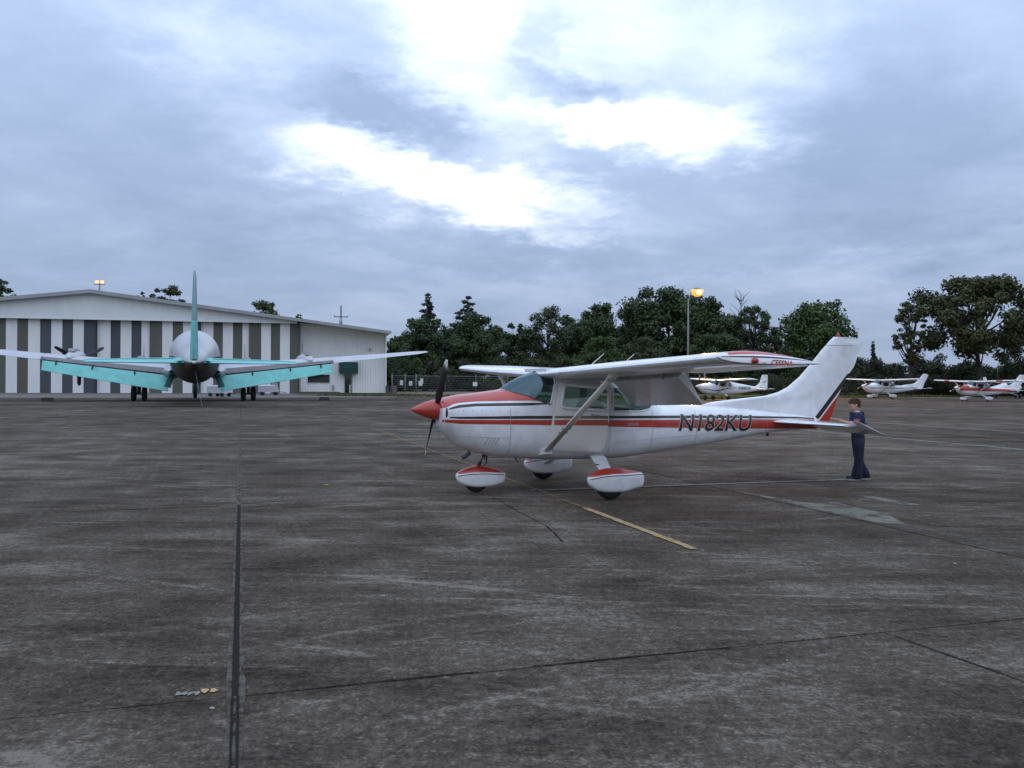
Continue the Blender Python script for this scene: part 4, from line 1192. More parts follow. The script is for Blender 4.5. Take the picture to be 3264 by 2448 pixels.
o = tag(MB().box(33.2, 37.95, .0, .3, 0, .28).box(33.2, 37.95, .32, 1.5, 0, .12).build('planter', M['wood'], None), 'low weathered timber planter along the office wall below the window', 'planter')
o.location = (HL.x, HL.y, .01); o.rotation_euler = H.rotation_euler
o = tag(MB().lathe([(0, .06), (1.05, .06), (1.12, .03)], (39.1, -1.0, 0), 'z', 10, cap=True).build('bollard', M['sign'], None), 'white bollard post in front of the hangar office door', 'bollard')
o.location = (HL.x, HL.y, 0); o.rotation_euler = H.rotation_euler


# ================================================================== four-engined airliner
AO = Vector((-25.57, 69.57, 0)); AAL = R(20)
AT = thing('airliner', 'old four-engined propeller airliner with teal flaps and tail seen from behind', 'airplane', AO, AAL)
# local axes: x = right, y = forward (away from the viewer), z up
def ell(y, zc_, hw, hh, n=40): return [(hw * math.cos(2 * PI * k / n), y, zc_ + hh * math.sin(2 * PI * k / n)) for k in range(n)]
fs = [(13.0, 3.05, .15, .15), (12.6, 3.1, .75, .8), (11.5, 3.2, 1.35, 1.45), (9.5, 3.38, 1.75, 1.9), (6, 3.45, 1.86, 2.02), (-3, 3.45, 1.86, 2.02), (-6, 3.45, 1.78, 1.93), (-9, 3.40, 1.55, 1.68), (-12, 3.25, 1.22, 1.32), (-14.5, 3.05, .88, .95), (-16.2, 2.88, .55, .58), (-17.2, 2.80, .25, .27), (-17.5, 2.80, .10, .10)]
rg = [ell(*q) for q in fs]
up, lo_ = MB(), MB()
nn = 40
allp = [p for r in rg for p in r]
for i in range(len(rg) - 1):
    for j in range(nn):
        k = (j + 1) % nn; f = (i * nn + j, i * nn + k, (i + 1) * nn + k, (i + 1) * nn + j)
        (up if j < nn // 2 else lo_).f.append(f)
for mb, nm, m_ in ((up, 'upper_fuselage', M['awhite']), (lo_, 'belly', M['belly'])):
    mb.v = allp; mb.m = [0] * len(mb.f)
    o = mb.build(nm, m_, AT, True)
MB().lathe([(0, .11), (-.12, .10), (-.2, .04)], (0, -17.5, 2.80), 'y', 14, cap=True).build('tail_light', M['lens'], AT, True)
for s_ in (-1, 1): MB().lathe([(1.9, .05), (1.2, .32), (0, .5), (-1.2, .42), (-2.4, .05)], (s_ * .85, -13.8, 2.90), 'y', 14, sy=.6).build('tail_fillet', M['teal'], AT, True)
MB().tube([(0, -17.0, 2.86), (0, -16.0, 3.2)], [.20, .26], 10).build('tail_fillet', M['awhite'], AT, True)
# fin and rudder
def vslab(rows, nm, m_, par=AT, nx=8):
    """rows (z, y_front, y_rear, halfthick)"""
    rr = []
    for (z, y0, y1, t) in rows:
        ys = [y0 + (y1 - y0) * k / nx for k in range(nx + 1)]
        th = [max(.02, t * math.sin(PI * min(1, .08 + .92 * (1 - k / nx))) ** .7) if k > 1 else t * (.3 + .5 * k) for k in range(nx + 1)]
        rr.append([(h, y, z) for y, h in zip(ys, th)] + [(-h, y, z) for y, h in reversed(list(zip(ys, th)))])
    return MB().rings(rr).build(nm, m_, par, True, angle=45)
vslab([(3.2, -9.5, -15.8, .24), (4.4, -11.0, -15.75, .23), (5.4, -12.4, -15.7, .20), (7.2, -14.0, -15.65, .14), (8.4, -15.0, -15.6, .10)], 'fin', M['teald'])
vslab([(3.0, -15.85, -17.6, .26), (4.2, -15.8, -17.8, .22), (5.4, -15.75, -17.75, .20)], 'rudder', M['teal'])
vslab([(5.42, -15.74, -17.7, .17), (7.4, -15.7, -17.2, .12), (8.3, -15.6, -16.6, .085), (8.64, -15.5, -16.1, .05)], 'rudder_upper', M['teald'])
def wsec(q, yle, ch, z, tk, inc=3.0, x0=0, x1=1, ang=0, n=10, piv=None):
    """airliner aerofoil section at spanwise q; chord runs to -y"""
    r = []
    for (c, h) in foil(ch, tk, x0, x1, n, .02):
        if ang:
            px_ = x0 * ch; d = c - px_; ph = 0.0
            c = px_ + d * math.cos(ang) + (h - ph) * math.sin(ang); h = ph - d * math.sin(ang) + (h - ph) * math.cos(ang)
        ii = R(inc)
        r.append((q, yle - (c * math.cos(ii) + h * math.sin(ii)), z - c * math.sin(ii) + h * math.cos(ii)))
    return r
def wz(q): return float(np.interp(abs(q), [0, 2, 11, 19.3], [2.50, 2.62, 3.46, 4.32]))
def wc(q): return float(np.interp(abs(q), [0, 2, 11, 18.3, 19.3], [5.6, 5.5, 4.0, 2.3, 1.0]))
def wy(q): return float(np.interp(abs(q), [0, 2, 11, 18.3, 19.3], [3.6, 3.6, 2.7, 1.9, 1.0]))
def wt(q): return float(np.interp(abs(q), [0, 11, 19.3], [.175, .14, .11]))
for s_ in (-1, 1):
    MB().rings([wsec(s_ * q, wy(q), wc(q), wz(q), wt(q), 4, 0, .78) for q in (.2, 1.9, 5, 8, 10.9)]).build('wing', M['awhite'], AT, True, angle=40)
    MB().rings([wsec(s_ * q, wy(q), wc(q), wz(q), wt(q), 4) for q in (10.92, 14, 16.5, 18.3, 18.9, 19.3)]).build('outer_wing', M['awhite'], AT, True, angle=40)
    MB().box(min(s_ * 11.3, s_ * 16.6), max(s_ * 11.3, s_ * 16.6), -.5, -.44, 0, .02).build  # (aileron gap drawn below)
    # flap hanging from the trailing edge
    fl = []
    for q in (1.95, 4.5, 7.5, 10.85):
        zt = float(np.interp(q, [1.95, 10.85], [2.02, 3.10])); hh = float(np.interp(q, [1.95, 10.85], [1.22, .72])); yb = wy(q) - wc(q) * .80
        fl.append([(s_ * q, yb, zt), (s_ * q, yb - .10, zt + .02), (s_ * q, yb - .25 - hh * .5, zt - hh), (s_ * q, yb - .20 - hh * .5, zt - hh - .02), (s_ * q, yb + .05, zt - .12)])
    MB().rings(fl).build('flap', M['teal'], AT, False)
    g_ = []
    for q in (1.95, 10.85):
        zt = float(np.interp(q, [1.95, 10.85], [2.05, 3.13])); yb = wy(q) - wc(q) * .79
        g_.append([(s_ * q, yb + .1, zt + .09), (s_ * q, yb - .04, zt + .07), (s_ * q, yb - .04, zt - .01), (s_ * q, yb + .1, zt - .01)])
    MB().rings(g_).build('flap_slot', M['blade'], AT, False)
    for q in (4.4, 7.4, 9.9):
        zt = float(np.interp(q, [1.95, 10.85], [2.05, 3.13])); yb = wy(q) - wc(q) * .80
        MB().tube([(s_ * q, yb + .1, zt + .05), (s_ * q, yb - .22, zt + .02), (s_ * q, yb - .3, zt - .25)], [(.05, .09), (.06, .10), (.03, .05)], 8).build('flap_hinge', M['belly'], AT, True)
    # dark inner end plate of the flap
    MB().rings([[(s_ * 1.45, -1.4, 2.35), (s_ * 1.75, -1.5, 2.38), (s_ * 2.25, -2.2, 1.18), (s_ * 1.75, -2.2, 1.05)], [(s_ * 1.45, -1.3, 2.35), (s_ * 1.75, -1.4, 2.38), (s_ * 2.25, -2.1, 1.18), (s_ * 1.75, -2.1, 1.05)]]).build('flap_end_plate', M['dteal'], AT)
    MB().lathe([(3.5, .3), (2.5, .75), (0, .8), (-1.6, .45), (-2.6, .12)], (s_ * 1.75, 0, 2.35), 'y', 16, sy=.75).build('wing_fillet', M['awhite'], AT, True)
    # tailplane
    MB().rings([wsec(s_ * q, y_, c_, z_, .11, 0, 0, .62) for q, y_, c_, z_ in ((.3, -12.4, 3.6, 2.93), (3.5, -12.8, 2.9, 2.90), (6.0, -13.3, 2.0, 2.88), (6.45, -13.7, 1.3, 2.88))]).build('tailplane', M['teal'], AT, True, angle=40)
    MB().rings([wsec(s_ * q, y_, c_, z_, .11, 2.5, .635, 1) for q, y_, c_, z_ in ((.55, -12.45, 3.6, 2.96), (3.5, -12.8, 2.9, 2.92), (6.0, -13.3, 2.0, 2.90), (6.4, -13.7, 1.3, 2.88))]).build('elevator', M['teal'], AT, True, angle=40)
    # engines
    for q, big in ((4.15, .82), (9.1, .92)):
        zz_ = wz(q) - (.0 if q > 5 else .05); y0 = wy(q)
        MB().lathe([(3.9, .46), (3.85, .56), (3.3, .68), (1.8, .70), (.4, .62), (-1.2, .42), (-2.4, .14), (-2.5, .02)], (s_ * q, y0 - .9, zz_ + .06), 'y', 20, cap=True).build('nacelle', M['awhite'], AT, True)
        MB().box(s_ * q - .22, s_ * q + .22, y0 - 1.6, y0 + 1.6, zz_ + .60, zz_ + .84).build('carburettor_scoop', M['awhite'], AT)
        feath = not (s_ < 0 and q > 5)
        P = thing('propeller', None, None, (s_ * q, y0 + 3.15, zz_ + .02), 0); P.parent = AT
        for b_ in range(3):
            an = R(90 + 150 if False else (-90 + 120 * b_ + (0 if not feath else 60)))
            er = Vector((math.cos(an), 0, math.sin(an))); et = Vector((-math.sin(an), 0, math.cos(an))); ea = Vector((0, 1, 0))
            be = R(88) if feath else R(28)
            rr = []
            for (r, chd, th) in [(.15, .14, .12), (.5, .20, .12), (.9, .36, .06), (1.5, .36, .04), (2.0, .30, .025), (2.15, .14, .02)]:
                cc = et * math.cos(be) + ea * math.sin(be); n__ = cc.cross(er).normalized()
                rr.append([er * r + cc * (chd / 2 * math.cos(2 * PI * t / 10)) + n__ * (th / 2 * math.sin(2 * PI * t / 10)) for t in range(10)])
            MB().rings(rr).build('blade', M['dmetal'] if feath else M['blade'], P, True)
        MB().lathe([(-.1, .2), (.3, .16), (.5, .03)], (0, 0, 0), 'y', 12, cap=True).build('hub', M['dmetal'], P, True)
    # main gear
    MB().tube([(s_ * 4.12, .0, 2.3), (s_ * 4.12, 0, .6)], .13, 10).build('main_gear_leg', M['dmetal'], AT, True)
    MB().tube([(s_ * 4.12, 1.2, 2.2), (s_ * 4.12, 0, .75)], .06, 8).build('drag_strut', M['dmetal'], AT, True)
    MB().tube([(s_ * 3.6, 0, .58), (s_ * 4.65, 0, .58)], .08, 8).build('axle', M['dmetal'], AT, True)
    for q in (3.74, 4.52):
        w_ = MB().lathe([(-.17, .20), (-.20, .36), (-.17, .50), (-.09, .575), (0, .585), (.09, .575), (.17, .50), (.20, .36), (.17, .20)], (s_ * q, 0, .585), 'x', 28, cap=True).build('main_wheel', M['rubber'], AT, True)
        MB().lathe([(-.19, .19), (-.13, .12), (.13, .12), (.19, .19)], (s_ * q, 0, .585), 'x', 16, cap=True).build('rim', M['dmetal'], w_, True)
MB().tube([(0, 9.3, 2.2), (0, 9.3, .5)], .11, 10).build('nose_gear_leg', M['dmetal'], AT, True)
MB().lathe([(-.15, .2), (-.17, .36), (-.12, .5), (0, .55), (.12, .5), (.17, .36), (.15, .2)], (0, 9.3, .55), 'x', 24, cap=True).build('nose_wheel', M['rubber'], AT, True)
MB().tube([(0, -15.8, 2.65), (.5, -17.4, 0.02)], .012, 5).build('grounding_wire', M['galv'], AT)
for s_, lab in ((-1, 'left'), (1, 'right')):
    c = AO + Vector((math.cos(AAL), math.sin(AAL), 0)) * (s_ * 10.3)
    o = tag(MB().rings([[(-.42, -.18, 0), (.42, -.18, 0), (.42, .18, 0), (-.42, .18, 0)], [(-.42, -.15, .22), (.42, -.15, .22), (.42, .15, .22), (-.42, .15, .22)], [(-.36, -.10, .29), (.36, -.10, .29), (.36, .10, .29), (-.36, .10, .29)]]).build('wheel_chock', M['blade'], None),
            f'black block lying on the apron under the {lab} wing of the airliner', 'chock', 'blocks under the airliner wings')
    o.location = (c.x - .3 * (s_ < 0), c.y, 0); o.rotation_euler = (0, 0, AAL)
# ground equipment beyond the airliner
def cart(x, y, rz, lab):
    t = thing('service_cart', lab, 'cart', (x, y, 0), rz)
    MB().rings([[(-1.1, -.6, .35), (1.1, -.6, .35), (1.1, .6, .35), (-1.1, .6, .35)], [(-1.1, -.6, 1.05), (.9, -.6, 1.05), (.9, .6, 1.05), (-1.1, .6, 1.05)], [(-1.0, -.5, 1.15), (.3, -.5, 1.15), (.3, .5, 1.15), (-1.0, .5, 1.15)]]).build('body', M['awhite'], t)
    MB().box(.35, .9, -.5, .5, 1.06, 1.35).build('control_panel', M['grey'], t)
    MB().tube([(1.1, 0, .4), (1.9, 0, .3)], .04, 6).build('tow_bar', M['dgrey'], t)
    for sx in (-.7, .7):
        for sy in (-.55, .55):
            MB().lathe([(-.08, .1), (-.09, .18), (0, .22), (.09, .18), (.08, .1)], (sx, sy, .22), 'y', 14, cap=True).build('wheel', M['rubber'], t, True)
    return t
cart(-26.9, 95.5, R(10), 'white service cart parked before the hangar doors right of the airliner')
cart(-29.3, 86.5, R(-20), 'white service cart beside the nose wheel of the airliner')

# ================================================================== lamps, poles, fence
def lamp_light(name, parent, loc, energy, colr, rad, aim=(.3, -.8, -.7)):
    d = bpy.data.lights.new(name, 'SPOT'); d.energy = energy; d.color = colr; d.shadow_soft_size = rad; d.spot_size = R(125); d.spot_blend = .5
    o = bpy.data.objects.new(name, d); col.objects.link(o); o.parent = parent; o.location = loc
    o.rotation_euler = Vector(aim).to_track_quat('-Z', 'Y').to_euler()
    return o
lp = thing('street_lamp', 'tall lit sodium lamp glowing orange in front of the highest tree', 'street lamp', (21.4, 105, 0), R(8))
MB().lathe([(0, .16), (6, .12), (11.9, .08)], (0, 0, 0), 'z', 12, cap=True).build('pole', M['galv'], lp, True)
MB().tube([(0, 0, 11.7), (.35, 0, 12.55), (.95, -.1, 12.85)], .05, 8).build('arm', M['galv'], lp, True)
MB().rings([[(.7, -.35, 12.95), (1.5, -.35, 12.95), (1.5, .25, 12.95), (.7, .25, 12.95)], [(.8, -.25, 13.2), (1.4, -.25, 13.2), (1.4, .2, 13.2), (.8, .2, 13.2)]]).build('lamp_head', M['galv'], lp)
MB().lathe([(-.70, .03), (-.60, .42), (-.35, .66), (0, .75), (.14, .70)], (1.12, -.08, 12.82), 'z', 18, cap=True).build('lens', M['sodium'], lp, True)
MB().lathe([(-.40, .02), (-.32, .26), (-.05, .42), (.16, .32), (.3, .03)], (1.12, -.50, 12.70), 'z', 16, cap=True).build('bulb', M['bulb'], lp, True)
lamp_light('lamp_glow', lp, (1.15, -.9, 12.5), 17000, (1.0, .46, .10), .45)
lp = thing('yard_lamp', 'low lit orange lamp half hidden behind the near wing', 'street lamp', (19.75, 88.5, 0), 0)
MB().lathe([(0, .07), (4.2, .05)], (0, 0, 0), 'z', 10, cap=True).build('pole', M['galv'], lp, True)
MB().lathe([(4.2, .10), (4.25, .24), (4.45, .30), (4.65, .22), (4.72, .03)], (0, 0, 0), 'z', 16, cap=True).build('lens', M['sodium'], lp, True)
lamp_light('lamp_glow', lp, (0.1, -.4, 4.4), 1500, (1.0, .46, .10), .3)
fp = thing('flood_lamp', 'twin lit flood lamps on a mast behind the hangar ridge', 'flood lamp', (-62.7, 131, 0), R(20))
MB().lathe([(0, .2), (16.2, .10)], (0, 0, 0), 'z', 10, cap=True).build('mast', M['galv'], fp, True)
MB().tube([(-.8, 0, 16.0), (.8, 0, 16.0)], .06, 8).build('cross_arm', M['galv'], fp, True)
for sx in (-.36, .36):
    hd_ = MB().rings([[(sx - .28, -.1, 16.15), (sx + .28, -.1, 16.15), (sx + .28, -.1, 16.62), (sx - .28, -.1, 16.62)], [(sx - .18, .3, 16.22), (sx + .18, .3, 16.22), (sx + .18, .3, 16.5), (sx - .18, .3, 16.5)]]).build('lamp_head', M['dgrey'], fp)
    MB().box(sx - .26, sx + .26, -.16, -.11, 16.17, 16.60).build('lens', M['sodium2'], hd_)
up_ = thing('utility_pole', 'wooden utility pole with crossarm rising behind the hangar office roof', 'utility pole', (-29.8, 150, 0), R(8))
MB().lathe([(0, .2), (14.6, .12)], (0, 0, 0), 'z', 10, cap=True).build('pole', M['wood'], up_, True)
MB().box(-2.0, 2.0, -.07, .07, 9.15, 9.30).build('cross_arm', M['wood'], up_)
MB().box(-1.2, 1.2, -.07, .07, 12.6, 12.75).build('cross_arm', M['wood'], up_)
for x in (-1.8, -1.0, 1.0, 1.8): MB().lathe([(0, .05), (.1, .08), (.25, .05)], (x, 0, 9.30), 'z', 8, cap=True).build('insulator', M['grey'], up_, True)
MB().lathe([(0, .28), (.9, .28), (1.0, .1)], (.0, -.45, 11.3), 'z', 12, cap=True).build('transformer', M['grey'], up_, True)
for x in (-1.1, 1.1): MB().lathe([(0, .05), (.1, .08), (.25, .05)], (x, 0, 12.75), 'z', 8, cap=True).build('insulator', M['grey'], up_, True)

fe = thing('wire_fence', 'wire fence with grey posts and white notices beside the gravel road', 'fence', (0, 0, 0))
FP = [(-16.9, 121.5), (-15.1, 122), (-13.6, 122.3), (-9.5, 123), (-5.2, 124), (-.6, 124), (4, 124), (9, 125), (14, 126), (19, 127), (24, 128), (29, 129), (35, 131), (41, 133), (47, 136), (53, 139), (59, 142), (65, 145), (71, 148), (77, 151), (84, 154)]
for k, (x, y) in enumerate(FP):
    MB().lathe([(0, .11 if k < 3 else .06), (2.55, .10 if k < 3 else .05), (2.6, .02)], (x, y, 0), 'z', 8, cap=True).build('post', M['galv'], fe, True)
wv = MB()
for (a, b) in zip(FP[:-1], FP[1:]):
    for z in np.linspace(.15, 2.35, 9): wv.tube([(a[0], a[1], z), (b[0], b[1], z)], .012 if z < 2.3 else .03, 4)
    d_ = math.dist(a, b); nq = int(d_ / .5)
    for q in range(nq):
        t0_, t1_ = q / nq, min(1, (q + 3) / nq)
        for up2 in (0, 1):
            z0, z1 = (.1, 2.35) if up2 else (2.35, .1)
            wv.tube([(a[0] + (b[0] - a[0]) * t0_, a[1] + (b[1] - a[1]) * t0_, z0), (a[0] + (b[0] - a[0]) * t1_, a[1] + (b[1] - a[1]) * t1_, z1)], .0035, 3, cap=False)
wv.build('wire_mesh', M['galv'], fe, kind='stuff')
for k, (x, z0, w, h) in enumerate([(-15.6, 1.05, .45, .68), (-14.35, 1.0, .45, .62), (-12.98, .95, .50, .70), (-12.8, 1.28, .40, .72), (-5.3, .95, .62, .58)]):
    y = float(np.interp(x, [p[0] for p in FP], [p[1] for p in FP]))
    MB().rings([[(x - w / 2, y - .09 - .02 * (k == 3), z0), (x + w / 2, y - .09 - .02 * (k == 3), z0), (x + w / 2, y - .09 - .02 * (k == 3), z0 + h), (x - w / 2, y - .09 - .02 * (k == 3), z0 + h)],
                [(x - w / 2, y - .06 - .02 * (k == 3), z0), (x + w / 2, y - .06 - .02 * (k == 3), z0), (x + w / 2, y - .06 - .02 * (k == 3), z0 + h), (x - w / 2, y - .06 - .02 * (k == 3), z0 + h)]]).build('notice', M['sign'], fe)
o = tag(MB().lathe([(0, .40), (.9, .42), (.98, .36), (1.0, .1)], (0, 0, 0), 'z', 12, cap=True).build('barrel', M['wood'], None, True, angle=40), 'brown barrel beside the right corner of the hangar', 'barrel'); o.location = (-14.9, 108.6, 0)
o = tag(MB().box(-.3, .3, -.3, .3, 0, .12).box(-.2, .2, -.25, .2, .12, .95).box(-.24, .24, -.29, .24, .95, 1.02).build('meter_cabinet', M['dgrey'], None), 'dark utility cabinet between the hangar corner and the brown barrel', 'cabinet'); o.location = (-15.6, 108.2, 0)

# ================================================================== parked light aeroplanes
ST2 = [('side_stripe', M['slate'], [(.7, 1.14), (1.8, .98), (2.6, 1.06), (3.3, 1.20), (4.3, 1.22)], [(.7, 1.10), (1.8, .88), (2.6, .94), (3.3, 1.14), (4.3, 1.20)], .7, 4.3)]
light_plane('parked_airplane', 'white airplane with upright square fin parked beyond the near plane\'s dorsal fin', (20.4, 84.3, 0), .30,
            dict(base=M['white'], trim=M['slate'], dark=M['slate'], tipc=M['white'], stripes=ST2, spin=M['white'], reg=('N8803B', .32, 4.55, 1.02, 1.45, .0, .02), regm=M['slate'], elev=4, phi=.1, tailmark=True, strut=M['cream']), straight=True, fairings=False)
ST3 = [('side_stripe', M['slate'], [(.8, 1.16), (4, 1.10), (7.5, 1.22)], [(.8, 1.10), (4, 1.05), (7.5, 1.17)], .8, 7.4), ('side_stripe', M['grey'], [(3.2, 1.24), (7.5, 1.27)], [(3.2, 1.20), (7.5, 1.23)], 3.2, 6.8)]
light_plane('parked_airplane', 'white airplane with swept fin and wheel fairings parked behind the boy', (41.9, 97.5, .0), .30,
            dict(base=M['white'], trim=M['white'], dark=M['slate'], tipc=M['white'], stripes=ST3, spin=M['white'], elev=3, phi=1.3, tip=mat('yellow_tip', (.6, .38, .06), .5)), scale=1.06)
ST4 = [('red_side', M['red'], None, [(.45, 1.06), (1.5, 1.05), (4, 1.0), (7.6, .94)], .452, 1.40), ('red_side', M['red'], [(1.35, 1.60), (1.5, 1.36), (4, 1.28), (7.6, 1.16)], [(1.35, 1.05), (4, .98), (7.6, .94)], 1.38, 7.6), ('white_line', M['white'], [(.6, 1.22), (4, 1.17), (4.4, 1.16)], [(.6, 1.18), (4, 1.135), (4.4, 1.13)], .6, 4.4)]
light_plane('parked_airplane', 'red and white airplane with red wing bands parked at the right edge', (46.35, 86.0, 0), .27,
            dict(base=M['white'], trim=M['red'], dark=M['white'], tipc=M['white'], stripes=ST4[:2], spin=M['cream'], elev=3, phi=1.2, bands=True, reg=('N7', .30, 4.55, .98, .75, .1, .02), regm=M['cream']))
light_plane('parked_airplane', 'white airplane facing away behind the red plane\'s cabin', (59.5, 103.5, 0), PI + .55,
            dict(base=M['white'], trim=M['slate'], dark=M['slate'], tipc=M['white'], stripes=[], elev=3, phi=.3), straight=True, fairings=False)


# ================================================================== trees
def quads_mesh(name, P, E1, E2, m, parent=None):
    n = len(P)
    co = np.empty((n, 4, 3), np.float32)
    co[:, 0] = P - E1 * .5; co[:, 1] = P - E2 * .5 + E1 * .05; co[:, 2] = P + E1 * .5; co[:, 3] = P + E2 * .5
    me = bpy.data.meshes.new(name)
    me.vertices.add(n * 4); me.vertices.foreach_set('co', co.reshape(-1))
    me.loops.add(n * 4); me.loops.foreach_set('vertex_index', np.arange(n * 4, dtype=np.int32))
    me.polygons.add(n); me.polygons.foreach_set('loop_start', np.arange(n, dtype=np.int32) * 4)
    me.polygons.foreach_set('loop_total', np.full(n, 4, np.int32))
    me.materials.append(m); me.update(calc_edges=True); me.validate()
    o = bpy.data.objects.new(name, me); col.objects.link(o)
    if parent: o.parent = parent
    return o


def tree(label, x, y, h, w, style='round', leaf='leaf_a', seed=0, n=6500, cat='tree', name=None, base=None, depth=None, leafs=1.0, group=None):
    rr = np.random.RandomState(seed)
    T = thing(name or {'pine': 'pine_tree', 'shrub': 'shrub', 'spire': 'conifer'}.get(style, 'tree'), label, cat, (x, y, -.06), rr.rand() * 6.28 if style not in ('oak', 'wide') else 0, group)
    d_ = depth or w
    cl = []            # clumps (centre, radius)
    b0 = (base if base is not None else {'round': .16, 'pine': .35, 'shrub': .02, 'oak': .30, 'spire': .1, 'wide': .12}[style]) * h
    if style in ('round', 'wide', 'oak'):
        K = {'round': 60, 'wide': 84, 'oak': 62}[style]
        for _ in range(K):
            u = rr.randn(3); u /= np.linalg.norm(u); r = rr.uniform(.45, .92) if style != 'oak' else rr.uniform(.55, 1.0)
            if style == 'round':
                prof = 1 - .25 * max(0, u[2])
            else: prof = 1
            c = np.array([u[0] * w / 2 * r * prof, u[1] * d_ / 2 * r * prof, b0 + (h - b0) * (.5 + .5 * u[2] * r)])
            cl.append((c, rr.uniform(.10, .20) * min(w, h) * (.92 if style != 'oak' else .66)))
        for _ in range(5):
            a = rr.uniform(0, 6.28); cl.append((np.array([w * .22 * math.cos(a) * rr.rand(), d_ * .22 * math.sin(a), h * rr.uniform(.90, .97)]), .085 * w))
    elif style == 'shrub':
        for _ in range(26):
            u = rr.rand(3) * 2 - 1
            c = np.array([u[0] * w * .42, u[1] * d_ * .42, h * rr.uniform(.12, .80) * (1 - .45 * u[0] ** 2)]); cl.append((c, rr.uniform(.12, .22) * max(h, w * .6)))
    elif style == 'pine':
        lv = 13
        for k in range(lv):
            t = k / (lv - 1); z = b0 + (h * .985 - b0) * t; R0 = w / 2 * ((1 - t) ** .75 * .95 + .07) * (1 if k % 2 else .78)
            for q in range(int(6 - 3.4 * t) + 1):
                a = rr.uniform(0, 6.28); r = R0 * rr.uniform(.35, 1)
                cl.append((np.array([r * math.cos(a), r * math.sin(a), z + rr.uniform(-.4, .4) - .12 * r]), max(.45, .22 * R0 + .35)))
    elif style == 'spire':
        for k in range(10):
            t = k / 9; z = b0 + (h * .98 - b0) * t
            for q in range(5):
                a = rr.uniform(0, 6.28); r = w / 2 * (1 - t) * rr.rand(); cl.append((np.array([r * math.cos(a), r * math.sin(a), z + rr.uniform(-.4, .4)]), .28 + .45 * (1 - t)))
    C = np.array([c for c, _ in cl]); Rr = np.array([r for _, r in cl])
    wts = Rr ** 2; wts /= wts.sum()
    n = int(n * (2.3 if style == 'oak' else 2.6)); idx = rr.choice(len(cl), n, p=wts)
    u = rr.randn(n, 3); u /= np.linalg.norm(u, axis=1)[:, None]
    rad = Rr[idx][:, None] * (rr.rand(n, 1) ** .4) * rr.uniform(.75, 1.2, (n, 1))
    sc_ = np.array([1, 1, .72]) if style != 'pine' else np.array([1.15, 1.15, .45])
    P = C[idx] + u * rad * sc_
    P = P[P[:, 2] > .1]; n = len(P); u = u[:n]
    nrm = u + rr.randn(n, 3) * .7; nrm[:, 2] += .35; nrm /= np.linalg.norm(nrm, axis=1)[:, None]
    t = rr.randn(n, 3); e1 = np.cross(nrm, t); e1 /= np.linalg.norm(e1, axis=1)[:, None]; e2 = np.cross(nrm, e1)
    ls = leafs * (.62 if style == 'oak' else .80) * (.034 * (h + w) / 2 + .16) * rr.uniform(.55, 1.35, (n, 1))
    quads_mesh('crown', P, e1 * ls, e2 * ls * .62, M[leaf], T)
    # trunk and limbs
    tb = MB(); tr = max(.12, .022 * h)
    if style != 'shrub':
        top = h * (.93 if style in ('pine', 'spire') else .62)
        pts = [(0, 0, -.2)] + [(rr.randn() * .02 * h * q, rr.randn() * .02 * h * q, top * q) for q in (.25, .5, .75, 1)]
        tb.tube(pts, [tr * 1.25, tr, tr * .85, tr * .6, tr * .3], 9)
        if style in ('round', 'oak', 'wide'):
            for k in rr.choice(len(cl), min(len(cl), 22 if style == 'oak' else 12), replace=False):
                c = cl[k][0]; f = min(.95, max(.3, (c[2] / top) * .62)); p0 = np.array([0, 0, top * f])
                mid = p0 * .5 + c * .5 + np.array([0, 0, -.04 * h]); tb.tube([p0, mid, c], [tr * .45, tr * .28, tr * .08], 6)
    else:
        for k in range(5):
            c = cl[k][0]; tb.tube([(c[0] * .2, c[1] * .2, -.1), c * .6, c], [.06, .05, .02], 5)
    tb.build('trunk' if style != 'shrub' else 'stems', M['bark'], T, True)
    return T


def at(px, D): return (px - 1632) / 2750 * D
def top(px, py, D): return 1.805 + (1212.4 + .0057 * (px - 1632) - py) / 2750 * D + .06


